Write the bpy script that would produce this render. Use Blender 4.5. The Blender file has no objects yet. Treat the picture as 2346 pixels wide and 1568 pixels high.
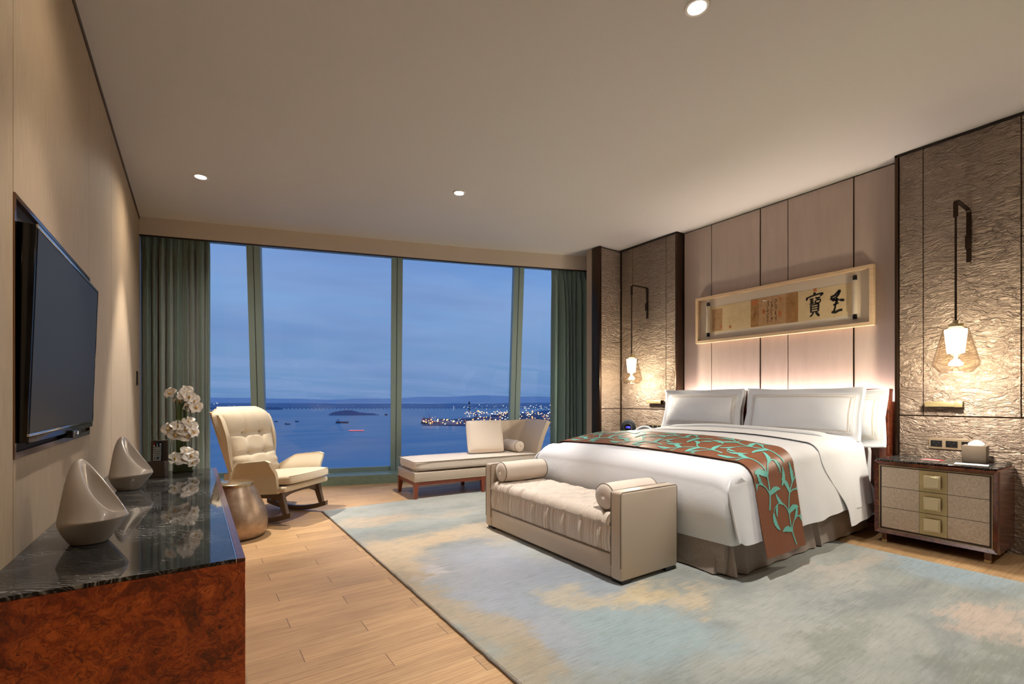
import bpy, bmesh, math, random
from mathutils import Vector, Matrix, noise
R = math.radians
PI = math.pi
random.seed(7)
scn = bpy.context.scene
COL = scn.collection

# ------------------------------------------------------------------ camera
cd = bpy.data.cameras.new('camera')
cd.sensor_width = 36.0
cd.lens = 36.0 * 1080.0 / 2346.0
cd.shift_y = 129.0 / 2346.0
cd.clip_start = 0.05
cd.clip_end = 40000.0
cam = bpy.data.objects.new('camera', cd)
cam.location = (0, 0, 1.1)
cam.rotation_euler = (R(90), 0, R(-34.0))
COL.objects.link(cam)
scn.camera = cam

# ------------------------------------------------------------------ colour management
scn.view_settings.view_transform = 'Standard'
scn.view_settings.look = 'None'
scn.view_settings.gamma = 1.0
scn.view_settings.use_curve_mapping = False
scn.view_settings.exposure = 0.14
scn.cycles.max_bounces = 8
scn.cycles.diffuse_bounces = 5
scn.cycles.transparent_max_bounces = 16
scn.cycles.sample_clamp_indirect = 6.0
scn.cycles.caustics_reflective = False
scn.cycles.caustics_refractive = False


def lin(c):
    out = []
    for v in c[:3]:
        v = v / 255.0
        out.append(v / 12.92 if v <= 0.04045 else ((v + 0.055) / 1.055) ** 2.4)
    return (out[0], out[1], out[2], 1.0)


class NT:
    """small helper round a node tree"""
    def __init__(s, tree):
        s.t = tree; s.n = tree.nodes; s.l = tree.links

    def new(s, typ, **kw):
        nd = s.n.new(typ)
        for k, v in kw.items():
            setattr(nd, k, v)
        return nd

    def put(s, sock, v):
        if v is None: return
        if isinstance(v, bpy.types.NodeSocket): s.l.new(v, sock)
        else: sock.default_value = v

    def math(s, op, a, b=None, c=None, clamp=False):
        nd = s.new('ShaderNodeMath', operation=op); nd.use_clamp = clamp
        s.put(nd.inputs[0], a); s.put(nd.inputs[1], b); s.put(nd.inputs[2], c)
        return nd.outputs[0]

    def vmath(s, op, a, b=None, scale=None):
        nd = s.new('ShaderNodeVectorMath', operation=op)
        s.put(nd.inputs[0], a); s.put(nd.inputs[1], b)
        if scale is not None: s.put(nd.inputs['Scale'], scale)
        return nd.outputs['Value'] if op in ('LENGTH', 'DISTANCE', 'DOT_PRODUCT') else nd.outputs[0]

    def mapping(s, vec, loc=(0, 0, 0), rot=(0, 0, 0), scale=(1, 1, 1)):
        nd = s.new('ShaderNodeMapping')
        s.put(nd.inputs['Vector'], vec)
        nd.inputs['Location'].default_value = loc
        nd.inputs['Rotation'].default_value = rot
        nd.inputs['Scale'].default_value = scale
        return nd.outputs[0]

    def noise(s, vec, scale=5, detail=3, rough=0.5, dist=0.0, col=False):
        nd = s.new('ShaderNodeTexNoise')
        s.put(nd.inputs['Vector'], vec)
        nd.inputs['Scale'].default_value = scale; nd.inputs['Detail'].default_value = detail
        nd.inputs['Roughness'].default_value = rough; nd.inputs['Distortion'].default_value = dist
        return nd.outputs['Color'] if col else nd.outputs['Fac']

    def ramp(s, fac, stops, interp='LINEAR'):
        nd = s.new('ShaderNodeValToRGB')
        s.put(nd.inputs[0], fac)
        nd.color_ramp.interpolation = interp
        el = nd.color_ramp.elements
        while len(el) < len(stops): el.new(0.5)
        for e, (p, c) in zip(el, stops):
            e.position = p
            e.color = c if len(c) == 4 else (c[0], c[1], c[2], 1)
        return nd.outputs[0]

    def mix(s, fac, a, b, blend='MIX'):
        nd = s.new('ShaderNodeMix', data_type='RGBA', blend_type=blend)
        s.put(nd.inputs[0], fac); s.put(nd.inputs[6], a); s.put(nd.inputs[7], b)
        return nd.outputs[2]

    def maprange(s, v, a, b, c=0.0, d=1.0, smooth=False):
        nd = s.new('ShaderNodeMapRange')
        if smooth: nd.interpolation_type = 'SMOOTHSTEP'
        s.put(nd.inputs[0], v)
        for i, q in enumerate((a, b, c, d)): nd.inputs[i + 1].default_value = q
        return nd.outputs[0]

    def bump(s, h, strength=0.3, dist=0.01):
        nd = s.new('ShaderNodeBump')
        s.put(nd.inputs['Height'], h)
        nd.inputs['Strength'].default_value = strength; nd.inputs['Distance'].default_value = dist
        return nd.outputs[0]

    def coord(s, which='Object'):
        return s.new('ShaderNodeTexCoord').outputs[which]


MATS = {}


def material(name, rgb=(200, 200, 200), rough=0.5, metal=0.0, fn=None, emit=None, estr=0.0, coat=0.0, sheen=0.0, spec=None, trans=0.0, alpha=None):
    if name in MATS: return MATS[name]
    m = bpy.data.materials.new(name); m.use_nodes = True
    nt = NT(m.node_tree)
    b = nt.n['Principled BSDF']
    b.inputs['Base Color'].default_value = lin(rgb)
    b.inputs['Roughness'].default_value = rough
    b.inputs['Metallic'].default_value = metal
    b.inputs['Coat Weight'].default_value = coat
    b.inputs['Coat Roughness'].default_value = 0.05
    b.inputs['Sheen Weight'].default_value = sheen
    b.inputs['Transmission Weight'].default_value = trans
    if spec is not None: b.inputs['Specular IOR Level'].default_value = spec
    if emit:
        b.inputs['Emission Color'].default_value = lin(emit); b.inputs['Emission Strength'].default_value = estr
    if fn: fn(nt, b)
    MATS[name] = m
    return m


# ------------------------------------------------------------------ world: dusk sky
w = bpy.data.worlds.new('dusk_sky'); scn.world = w; w.use_nodes = True
nt = NT(w.node_tree)
bg = nt.n['Background']
g = nt.coord('Generated')
sep = nt.new('ShaderNodeSeparateXYZ'); nt.put(sep.inputs[0], g)
base = nt.ramp(sep.outputs[2], [(0.0, lin((92, 128, 176))), (0.03, lin((104, 138, 184))), (0.10, lin((112, 144, 190))), (0.19, lin((122, 156, 204))), (0.30, lin((98, 138, 200))), (0.6, lin((78, 116, 182)))])
zc = nt.math('ADD', nt.math('ABSOLUTE', sep.outputs[2]), 0.12)
cv = nt.vmath('DIVIDE', g, None); dv = cv.node
cmb = nt.new('ShaderNodeCombineXYZ')
for i in range(3): nt.put(cmb.inputs[i], zc)
nt.put(dv.inputs[1], cmb.outputs[0])
cl = nt.noise(nt.mapping(cv, rot=(0, 0, R(-34)), scale=(0.35, 1.0, 1)), 1.7, 3.5, 0.5, 0.4)
cl2 = nt.noise(nt.mapping(g, scale=(1, 1, 6)), 2.3, 3, 0.5, 0.3)
cm = nt.math('MULTIPLY', nt.maprange(cl, 0.38, 0.66, 0, 1, True), 0.55)
c1 = nt.mix(cm, base, lin((128, 150, 196)))
c2 = nt.mix(nt.math('MULTIPLY', nt.maprange(cl2, 0.40, 0.68, 0, 1, True), 0.38), c1, lin((92, 118, 172)))
nt.put(bg.inputs[0], c2)
bg.inputs[1].default_value = 1.14

# ------------------------------------------------------------------ lamps of the room (downlights with added fill ones, cove strip; sconces carry their own)
K = 1.0


def spot(name, loc, power, size=110, blend=0.9, col=(1.0, 0.86, 0.70), rad=0.05, parent=None, rot=(0, 0, 0)):
    ld = bpy.data.lights.new(name, 'SPOT'); ld.energy = power * K; ld.color = col
    ld.spot_size = R(size); ld.spot_blend = blend; ld.shadow_soft_size = rad
    o = bpy.data.objects.new(name, ld); COL.objects.link(o); o.location = loc; o.rotation_euler = rot
    if parent: o.parent = parent
    return o


def area(name, loc, rot, sx, sy, power, col=(1, 1, 1), spread=180):
    ld = bpy.data.lights.new(name, 'AREA'); ld.shape = 'RECTANGLE'; ld.size = sx; ld.size_y = sy
    ld.energy = power * K; ld.color = col; ld.spread = R(spread)
    o = bpy.data.objects.new(name, ld); COL.objects.link(o); o.location = loc; o.rotation_euler = rot
    return o


H = 3.1
WARM = (1.0, 0.88, 0.74)
NEUT = (1.0, 0.94, 0.89)
DOWN = [  # x, y, power, colour, label
    (0.05, 5.095, 300, WARM, 'small recessed ceiling spotlight nearest the window and the left wall'),
    (2.138, 4.089, 270, NEUT, 'small recessed ceiling spotlight in the middle of the room, over the daybed side'),
    (2.13, 1.468, 165, NEUT, 'recessed ceiling spotlight at the top edge of the view, above the bench and bed end'),
]
DOWN_OUT = [(0.02, 2.45, 85, WARM), (0.6, -0.6, 45, NEUT), (3.9, -0.9, 190, NEUT)]  # the two lamps behind the camera are added for ambient fill
# cove strip behind the headboard, shining up the wall
area('headboard_cove_light', (4.862, 2.515, 1.07), (R(180), 0, 0), 0.06, 2.04, 21, (1.0, 0.80, 0.74))


# ------------------------------------------------------------------ mesh helpers
def mesh_obj(name, verts, faces, mat=None, parent=None, smooth=False, mats=None, fmat=None):
    me = bpy.data.meshes.new(name)
    me.from_pydata([tuple(v) for v in verts], [], faces)
    if mats:
        for m_ in mats: me.materials.append(m_)
        if fmat:
            for p, i in zip(me.polygons, fmat): p.material_index = i
    elif mat: me.materials.append(mat)
    if smooth:
        for p in me.polygons: p.use_smooth = True
    me.update()
    o = bpy.data.objects.new(name, me); COL.objects.link(o)
    if parent: o.parent = parent
    return o


def bm_obj(name, bm, mat=None, parent=None, smooth=None):
    bmesh.ops.recalc_face_normals(bm, faces=bm.faces)
    me = bpy.data.meshes.new(name); bm.to_mesh(me); bm.free()
    if mat: me.materials.append(mat)
    if smooth is not None:
        for p in me.polygons: p.use_smooth = True
        if smooth is not True:
            try: me.set_sharp_from_angle(angle=R(smooth))
            except Exception: pass
    o = bpy.data.objects.new(name, me); COL.objects.link(o)
    if parent: o.parent = parent
    return o


def bx(bm, x0, x1, y0, y1, z0, z1, bev=0.0, seg=2, M=None):
    vs = [bm.verts.new((x, y, z)) for z in (z0, z1) for y in (y0, y1) for x in (x0, x1)]
    idx = [(0, 2, 3, 1), (4, 5, 7, 6), (0, 1, 5, 4), (2, 6, 7, 3), (1, 3, 7, 5), (0, 4, 6, 2)]
    fs = [bm.faces.new([vs[i] for i in f]) for f in idx]
    if bev > 0:
        es = list({e for f in fs for e in f.edges})
        r = bmesh.ops.bevel(bm, geom=es, offset=bev, segments=seg, affect='EDGES', profile=0.5)
        vs = list({v for f in r['faces'] for v in f.verts} | {v for v in vs if v.is_valid})
    if M is not None:
        bmesh.ops.transform(bm, matrix=M, verts=[v for v in vs if v.is_valid])
    return vs


def box(name, x0, x1, y0, y1, z0, z1, mat, parent=None, bev=0.0, seg=2, M=None):
    bm = bmesh.new(); bx(bm, x0, x1, y0, y1, z0, z1, bev, seg, M)
    return bm_obj(name, bm, mat, parent, 40 if bev > 0 else None)


def cyl(bm, p0, p1, r0, r1=None, seg=24, cap=True):
    r1 = r0 if r1 is None else r1
    p0 = Vector(p0); p1 = Vector(p1); d = (p1 - p0).normalized()
    a = d.orthogonal().normalized(); b = d.cross(a)
    ra = [bm.verts.new(p0 + (a * math.cos(2 * PI * i / seg) + b * math.sin(2 * PI * i / seg)) * r0) for i in range(seg)]
    rb = [bm.verts.new(p1 + (a * math.cos(2 * PI * i / seg) + b * math.sin(2 * PI * i / seg)) * r1) for i in range(seg)]
    for i in range(seg): bm.faces.new((ra[i], ra[(i + 1) % seg], rb[(i + 1) % seg], rb[i]))
    if cap: bm.faces.new(ra[::-1]); bm.faces.new(rb)


def lathe(bm, prof, c=(0, 0, 0), seg=48, axis='z', closed=False):
    rings = []
    for r, z in prof:
        ring = []
        for i in range(seg):
            a = 2 * PI * i / seg
            if axis == 'z': p = (c[0] + r * math.cos(a), c[1] + r * math.sin(a), c[2] + z)
            elif axis == 'x': p = (c[0] + z, c[1] + r * math.cos(a), c[2] + r * math.sin(a))
            else: p = (c[0] + r * math.cos(a), c[1] + z, c[2] + r * math.sin(a))
            ring.append(bm.verts.new(p))
        rings.append(ring)
    for j in range(len(rings) - 1):
        for i in range(seg):
            bm.faces.new((rings[j][i], rings[j][(i + 1) % seg], rings[j + 1][(i + 1) % seg], rings[j + 1][i]))
    if not closed:
        bm.faces.new(rings[0][::-1]); bm.faces.new(rings[-1])


def tube(bm, pts, r, seg=8, cap=True):
    pts = [Vector(p) for p in pts]
    n = len(pts); rings = []
    up = None
    for i, p in enumerate(pts):
        d = (pts[min(i + 1, n - 1)] - pts[max(i - 1, 0)]).normalized()
        if up is None: up = d.orthogonal().normalized()
        up = (up - d * up.dot(d))
        up = up.normalized() if up.length > 1e-6 else d.orthogonal().normalized()
        b = d.cross(up)
        rr = r[i] if isinstance(r, (list, tuple)) else r
        rings.append([bm.verts.new(p + (up * math.cos(2 * PI * k / seg) + b * math.sin(2 * PI * k / seg)) * rr) for k in range(seg)])
    for j in range(n - 1):
        for k in range(seg):
            bm.faces.new((rings[j][k], rings[j][(k + 1) % seg], rings[j + 1][(k + 1) % seg], rings[j + 1][k]))
    if cap: bm.faces.new(rings[0][::-1]); bm.faces.new(rings[-1])


def surf(name, nu, nv, fn, mat, parent=None, thick=0.0, closeu=False, flip=False, off=0.0):
    """grid surface fn(u,v), u,v in 0..1; thick gives it real thickness behind"""
    P = [[Vector(fn(i / (nu if closeu else nu - 1), j / (nv - 1))) for j in range(nv)] for i in range(nu)]
    verts = [p for row in P for p in row]
    faces = []
    ii = nu if closeu else nu - 1
    for i in range(ii):
        for j in range(nv - 1):
            a = i * nv + j; b = ((i + 1) % nu) * nv + j
            faces.append((a, a + 1, b + 1, b) if flip else (a, b, b + 1, a + 1))
    if thick:
        def nrm(i, j):
            i0, i1 = (i - 1) % nu if closeu else max(i - 1, 0), (i + 1) % nu if closeu else min(i + 1, nu - 1)
            du = P[i1][j] - P[i0][j]; dv = P[i][min(j + 1, nv - 1)] - P[i][max(j - 1, 0)]
            n = du.cross(dv)
            if n.length < 1e-12: n = Vector((0, 0, 1))
            n.normalize()
            return -n if flip else n
        N = len(verts)
        verts += [P[i][j] - nrm(i, j) * thick for i in range(nu) for j in range(nv)]
        faces += [tuple(N + k for k in f[::-1]) for f in faces]
        def q(a, b):
            faces.append((a, b, N + b, N + a))
        for j in range(nv - 1):
            if not closeu:
                q(j + 1, j); q((nu - 1) * nv + j, (nu - 1) * nv + j + 1)
        for i in range(ii):
            k = ((i + 1) % nu)
            q(i * nv, k * nv); q(k * nv + nv - 1, i * nv + nv - 1)
    bm = bmesh.new()
    vv = [bm.verts.new(v) for v in verts]
    for f in faces:
        try: bm.faces.new([vv[k] for k in f])
        except ValueError: pass
    return bm_obj(name, bm, mat, parent, 50)


def sgn_pow(v, p): return math.copysign(abs(v) ** p, v)


def cushion(name, sx, sy, sz, mat, parent=None, edge=0.25, puff=0.25, n=28, M=None, fn=None):
    """rounded stuffed block centred on the origin: half sizes sx, sy, sz; thinner at the rim"""
    bm = bmesh.new()
    bmesh.ops.create_cube(bm, size=2.0)
    bmesh.ops.subdivide_edges(bm, edges=bm.edges[:], cuts=n, use_grid_fill=True)
    for v in bm.verts:
        x, y, z = v.co
        def ease(t): return math.sin(t * PI / 2)
        m = max(abs(x), abs(y))
        rim = (1 - abs(x) ** 3.2) * (1 - abs(y) ** 3.2)
        h = (1 - puff) + puff * max(rim, 0) ** 0.5
        # round the corners in plan and in section
        cx = x * (1 - 0.03 * abs(y) ** 6 - edge * 0.5 * (sz / sx) * abs(z) ** 4 * abs(x) ** 4)
        cy = y * (1 - 0.03 * abs(x) ** 6 - edge * 0.5 * (sz / sy) * abs(z) ** 4 * abs(y) ** 4)
        cz = z * h * (1 - edge * 0.45 * max(abs(x), abs(y)) ** 10)
        p = Vector((cx * sx, cy * sy, cz * sz))
        if fn: p = fn(p, x, y, z)
        v.co = p
    if M is not None: bmesh.ops.transform(bm, matrix=M, verts=bm.verts)
    return bm_obj(name, bm, mat, parent, True)


def thing(name, label=None, cat=None, loc=(0, 0, 0), rz=0.0, group=None, kind=None):
    o = bpy.data.objects.new(name, None); COL.objects.link(o)
    o.empty_display_size = 0.1
    o.location = loc; o.rotation_euler = (0, 0, rz)
    tag(o, label, cat, group, kind)
    return o


def tag(o, label=None, cat=None, group=None, kind=None):
    if label: o['label'] = label
    if cat: o['category'] = cat
    if group: o['group'] = group
    if kind: o['kind'] = kind
    return o


def structure(o):
    o['kind'] = 'structure'; return o


def copy_tree(o, parent=None, loc=None):
    c = o.copy(); COL.objects.link(c)
    if parent: c.parent = parent
    if loc is not None: c.location = loc
    for ch in list(o.children): copy_tree(ch, c)
    return c


def smooth(a, b, x):
    t = min(1, max(0, (x - a) / (b - a))); return t * t * (3 - 2 * t)


# ------------------------------------------------------------------ materials
def m_floor(nt, b):
    co = nt.coord('Object')
    s = nt.new('ShaderNodeSeparateXYZ'); nt.put(s.inputs[0], co)
    X, Y = s.outputs[0], s.outputs[1]
    W, L = 0.1185, 0.90
    yr = nt.math('DIVIDE', nt.math('SUBTRACT', Y, 2.464), W)
    row = nt.math('FLOOR', yr); fy = nt.math('FRACT', nt.math('ADD', yr, 100.0))
    xr = nt.math('DIVIDE', nt.math('SUBTRACT', nt.math('SUBTRACT', X, 0.383), nt.math('MULTIPLY', row, 0.3)), L)
    cid = nt.math('FLOOR', xr); fx = nt.math('FRACT', nt.math('ADD', xr, 100.0))
    cm = nt.new('ShaderNodeCombineXYZ'); nt.put(cm.inputs[0], cid); nt.put(cm.inputs[1], row)
    wn = nt.new('ShaderNodeTexWhiteNoise', noise_dimensions='3D'); nt.put(wn.inputs['Vector'], cm.outputs[0])
    offs = nt.vmath('SCALE', wn.outputs['Color'], None, 7.0)
    gv = nt.vmath('ADD', nt.mapping(co, scale=(1.2, 14, 1)), offs)
    gr = nt.noise(gv, 3.0, 6, 0.62, 0.6)
    gr2 = nt.noise(nt.vmath('ADD', nt.mapping(co, scale=(4, 90, 1)), offs), 3.0, 3, 0.6)
    wv = nt.new('ShaderNodeTexWave', wave_type='RINGS'); nt.put(wv.inputs['Vector'], nt.vmath('ADD', nt.mapping(co, scale=(1.0, 7, 1)), offs))
    wv.inputs['Scale'].default_value = 2.4; wv.inputs['Distortion'].default_value = 3.5; wv.inputs['Detail'].default_value = 3
    col = nt.ramp(gr, [(0.25, lin((163, 126, 84))), (0.5, lin((190, 153, 108))), (0.75, lin((207, 172, 128)))])
    col = nt.mix(nt.maprange(gr2, 0.35, 0.7, 0.28, 0.0), col, lin((150, 114, 76)))
    col = nt.mix(nt.maprange(wv.outputs['Fac'], 0.75, 1.0, 0, 0.25), col, lin((222, 192, 150)))
    tint = nt.maprange(wn.outputs['Value'], 0, 1, 0.84, 1.06)
    vv = nt.new('ShaderNodeCombineXYZ')
    for i in range(3): nt.put(vv.inputs[i], tint)
    col = nt.mix(1.0, col, vv.outputs[0], 'MULTIPLY')
    ey = nt.math('MINIMUM', fy, nt.math('SUBTRACT', 1.0, fy))
    ex = nt.math('MULTIPLY', nt.math('MINIMUM', fx, nt.math('SUBTRACT', 1.0, fx)), L / W)
    gy = nt.maprange(ey, 0.006, 0.016, 1, 0); gx = nt.maprange(ex, 0.008, 0.018, 1, 0)
    gap = nt.math('MAXIMUM', nt.math('MULTIPLY', gy, 0.30), nt.math('MULTIPLY', gx, 0.8))
    col = nt.mix(gap, col, lin((70, 48, 30)))
    nt.put(b.inputs['Base Color'], col)
    nt.put(b.inputs['Roughness'], nt.maprange(gr, 0.3, 0.7, 0.42, 0.55))
    nt.put(b.inputs['Normal'], nt.bump(nt.math('SUBTRACT', nt.math('MULTIPLY', gr2, 0.3), nt.math('MULTIPLY', gap, 1.0)), 0.25, 0.002))


def m_fabric(c0, c1, vs=(60, 60, 1.2), bump=0.15, sc=8):
    def fn(nt, b):
        co = nt.coord('Object')
        a = nt.noise(nt.mapping(co, scale=vs), sc, 3, 0.6)
        c = nt.noise(co, 1.3, 2, 0.5)
        col = nt.mix(nt.maprange(a, 0.3, 0.7), lin(c0), lin(c1))
        col = nt.mix(nt.maprange(c, 0.3, 0.7, 0, 0.25), col, lin(c0))
        nt.put(b.inputs['Base Color'], col)
        nt.put(b.inputs['Normal'], nt.bump(a, bump, 0.002))
    return fn


def m_crinkle(nt, b):
    co = nt.coord('Object')
    warp = nt.noise(nt.mapping(co, scale=(1, 1, 1.6)), 3.5, 3, 0.55, col=True)
    v = nt.vmath('ADD', nt.mapping(co, rot=(R(14), 0, 0), scale=(1, 1, 2.9)), nt.vmath('SCALE', warp, None, 0.42))
    n1 = nt.noise(v, 4.6, 4, 0.58, 0.8)
    rid = nt.math('ABSOLUTE', nt.math('SUBTRACT', n1, 0.5))
    n3 = nt.noise(v, 12.0, 4, 0.6, 0.6)
    rid2 = nt.math('ABSOLUTE', nt.math('SUBTRACT', n3, 0.5))
    n2 = nt.noise(nt.mapping(co, scale=(1, 2, 45)), 6, 2, 0.5)
    h = nt.math('ADD', nt.math('SUBTRACT', 1.0, nt.math('POWER', nt.maprange(rid, 0.0, 0.22), 0.7)), nt.math('MULTIPLY', nt.math('SUBTRACT', 1.0, nt.maprange(rid2, 0.0, 0.16)), 0.45))
    h = nt.math('ADD', h, nt.math('MULTIPLY', n2, 0.16))
    col = nt.mix(nt.maprange(n3, 0.3, 0.7), lin((138, 120, 106)), lin((158, 140, 124)))
    nt.put(b.inputs['Base Color'], col)
    nt.put(b.inputs['Normal'], nt.bump(h, 0.9, 0.016))


def m_burl(dark, mid, light, sc=1.0):
    def fn(nt, b):
        co = nt.coord('Object')
        wp = nt.noise(co, 3.2 * sc, 4, 0.6, col=True)
        v = nt.vmath('ADD', co, nt.vmath('SCALE', nt.vmath('SUBTRACT', wp, (0.5, 0.5, 0.5)), None, 0.9 / sc))
        n1 = nt.noise(v, 4.5 * sc, 6, 0.7, 1.5)
        n2 = nt.noise(v, 24 * sc, 4, 0.65, 1.2)
        wv = nt.new('ShaderNodeTexWave'); nt.put(wv.inputs['Vector'], v)
        wv.inputs['Scale'].default_value = 16 * sc; wv.inputs['Distortion'].default_value = 9; wv.inputs['Detail'].default_value = 3; wv.inputs['Detail Scale'].default_value = 1.5
        col = nt.ramp(n1, [(0.30, lin(dark)), (0.46, lin(mid)), (0.66, lin(light))])
        col = nt.mix(nt.maprange(n2, 0.52, 0.66, 0, 0.75), col, lin(dark))
        col = nt.mix(nt.maprange(wv.outputs['Fac'], 0.0, 0.5, 0.28, 0.0), col, lin(dark))
        nt.put(b.inputs['Base Color'], col)
    return fn


def m_marble(nt, b):
    co = nt.coord('Object')
    wp = nt.noise(nt.mapping(co, rot=(0, 0, R(35)), scale=(1, 2.2, 1)), 3.0, 4, 0.6, col=True)
    v = nt.vmath('ADD', nt.mapping(co, rot=(0, 0, R(35)), scale=(1, 2.0, 1)), nt.vmath('SCALE', wp, None, 0.22))
    wv = nt.new('ShaderNodeTexWave', bands_direction='Y'); nt.put(wv.inputs['Vector'], v)
    wv.inputs['Scale'].default_value = 13; wv.inputs['Distortion'].default_value = 4.5; wv.inputs['Detail'].default_value = 3; wv.inputs['Detail Scale'].default_value = 1.6
    w2 = nt.new('ShaderNodeTexWave', bands_direction='Y'); nt.put(w2.inputs['Vector'], v)
    w2.inputs['Scale'].default_value = 34; w2.inputs['Distortion'].default_value = 6; w2.inputs['Detail'].default_value = 3; w2.inputs['Detail Scale'].default_value = 1.2
    patch_ = nt.noise(co, 3.0, 3, 0.6, 0.5)
    m1 = nt.math('MULTIPLY', nt.maprange(wv.outputs['Fac'], 0.86, 1.0, 0, 1), nt.maprange(patch_, 0.42, 0.66, 0.10, 0.75))
    m2 = nt.math('MULTIPLY', nt.maprange(w2.outputs['Fac'], 0.72, 1.0, 0, 1), nt.maprange(patch_, 0.35, 0.60, 0.05, 0.22))
    msk = nt.math('MAXIMUM', m1, m2)
    nt.put(b.inputs['Base Color'], nt.mix(msk, lin((12, 13, 15)), lin((190, 190, 186))))


def m_rug(nt, b):
    co = nt.coord('Object')
    wp = nt.noise(co, 2.1, 4, 0.6, col=True)
    d = nt.vmath('SCALE', nt.vmath('SUBTRACT', wp, (0.5, 0.5, 0.5)), None, 0.75)
    st = nt.noise(nt.mapping(co, rot=(0, 0, R(-12)), scale=(1.2, 7, 1)), 5, 4, 0.65, col=True)
    d2 = nt.vmath('SCALE', nt.vmath('SUBTRACT', st, (0.5, 0.5, 0.5)), None, 0.30)
    v = nt.vmath('ADD', nt.vmath('ADD', co, d), d2)
    big = nt.noise(nt.mapping(co, rot=(0, 0, R(20)), scale=(1, 2.2, 1)), 1.1, 4, 0.6, 0.8)
    col = nt.ramp(big, [(0.34, lin((134, 142, 140))), (0.5, lin((158, 164, 157))), (0.66, lin((174, 176, 168)))])
    blobs = [  # x, y, rx, ry, colour, strength
        (1.15, 3.55, .30, .40, (150, 160, 158), .7), (2.0, 4.45, .9, .20, (186, 188, 180), .6), (1.75, 4.0, .5, .14, (212, 190, 160), .7), (1.35, 4.15, .28, .16, (212, 188, 158), .8),
        (1.6, 3.9, .6, .16, (168, 180, 176), .7),
        (1.15, 3.15, .22, .42, (208, 184, 148), .95), (1.65, 3.38, .55, .20, (216, 190, 152), .95), (2.0, 3.2, .3, .3, (214, 196, 168), .7),
        (1.62, 2.45, .42, .60, (158, 164, 178), .95), (1.35, 1.9, .26, .5, (160, 170, 184), .8), (1.85, 2.0, .35, .35, (154, 168, 180), .8), (1.7, 1.45, .35, .3, (150, 176, 184), .8),
        (1.09, 2.55, .10, .45, (176, 160, 134), .9), (1.13, 2.0, .12, .35, (178, 162, 136), .85), (1.04, 1.62, .14, .3, (168, 152, 122), .8),
        (1.23, 2.80, .07, .13, (196, 192, 196), .9),
        (2.02, 1.75, .26, .11, (214, 194, 152), .9), (2.2, 1.55, .18, .10, (208, 190, 158), .8), (1.75, 1.95, .12, .20, (206, 192, 160), .7),
        (4.0, 0.95, .35, .35, (158, 182, 196), .9), (3.5, 1.3, .5, .10, (202, 186, 170), .6), (3.2, 0.62, .26, .13, (200, 178, 160), .9),
        (2.4, 1.0, .45, .10, (126, 136, 124), .6), (2.75, 0.5, .5, .10, (112, 122, 108), .6), (3.4, 0.3, .5, .2, (140, 158, 158), .6), (2.7, 1.25, .7, .12, (170, 176, 170), .7),
    ]
    for (x, y, rx, ry, c, s) in blobs:
        q = nt.mapping(v, loc=(-x / rx, -y / ry, 0), scale=(1 / rx, 1 / ry, 0))
        ln = nt.vmath('LENGTH', q)
        col = nt.mix(nt.maprange(ln, 0.45, 1.45, s, 0.0, True), col, lin(c))
    str_ = nt.noise(nt.mapping(co, rot=(0, 0, R(-10)), scale=(2.0, 22, 1)), 4, 5, 0.7)
    col = nt.mix(nt.maprange(str_, 0.52, 0.70, 0, 0.50), col, lin((98, 106, 100)))
    col = nt.mix(nt.maprange(str_, 0.46, 0.30, 0, 0.25), col, lin((206, 208, 202)))
    fine = nt.noise(co, 130, 2, 0.6)
    rib = nt.new('ShaderNodeTexWave', bands_direction='X'); nt.put(rib.inputs['Vector'], co)
    rib.inputs['Scale'].default_value = 42; rib.inputs['Distortion'].default_value = 1.2; rib.inputs['Detail'].default_value = 1
    col = nt.mix(nt.maprange(fine, 0.3, 0.7, 0.16, 0), col, lin((120, 118, 112)))
    mott = nt.noise(nt.mapping(co, rot=(0, 0, R(-10)), scale=(1, 1.8, 1)), 9, 5, 0.7)
    col = nt.mix(nt.maprange(mott, 0.48, 0.70, 0, 0.30), col, lin((112, 120, 116)))
    col = nt.mix(0.10, col, lin((120, 118, 112)))
    nt.put(b.inputs['Base Color'], col)
    nt.put(b.inputs['Normal'], nt.bump(nt.math('ADD', fine, nt.math('MULTIPLY', rib.outputs['Fac'], 0.5)), 0.5, 0.004))


def m_weave(c0, c1, sc=260, bump=0.2):
    def fn(nt, b):
        co = nt.coord('Object')
        a = nt.noise(co, sc, 2, 0.6); c = nt.noise(co, 4, 3, 0.5)
        nt.put(b.inputs['Base Color'], nt.mix(nt.math('ADD', nt.maprange(a, 0.3, 0.7, 0, .7), nt.maprange(c, .3, .7, 0, .3)), lin(c0), lin(c1)))
        nt.put(b.inputs['Normal'], nt.bump(nt.math('ADD', a, nt.math('MULTIPLY', c, 2.0)), bump, 0.003))
    return fn


def m_paisley(nt, b):
    co = nt.coord('Object')
    wp = nt.noise(co, 6, 3, 0.5, col=True)
    v = nt.vmath('ADD', co, nt.vmath('SCALE', wp, None, 0.25))
    vo = nt.new('ShaderNodeTexVoronoi', feature='F1'); nt.put(vo.inputs['Vector'], v); vo.inputs['Scale'].default_value = 8
    ring = nt.math('FRACT', nt.math('MULTIPLY', vo.outputs['Distance'], 9.0))
    fine = nt.noise(co, 60, 3, 0.7)
    col = nt.mix(nt.maprange(ring, 0.2, 0.8, 0, .6), lin((176, 158, 138)), lin((204, 188, 166)))
    col = nt.mix(nt.maprange(fine, 0.4, 0.65, 0, .5), col, lin((158, 140, 122)))
    nt.put(b.inputs['Base Color'], col)
    nt.put(b.inputs['Normal'], nt.bump(ring, 0.25, 0.003))


def m_linen(nt, b):
    co = nt.coord('Object')
    a = nt.noise(co, 3.0, 4, 0.55, 0.6)
    nt.put(b.inputs['Normal'], nt.bump(a, 0.30, 0.02))


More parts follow.
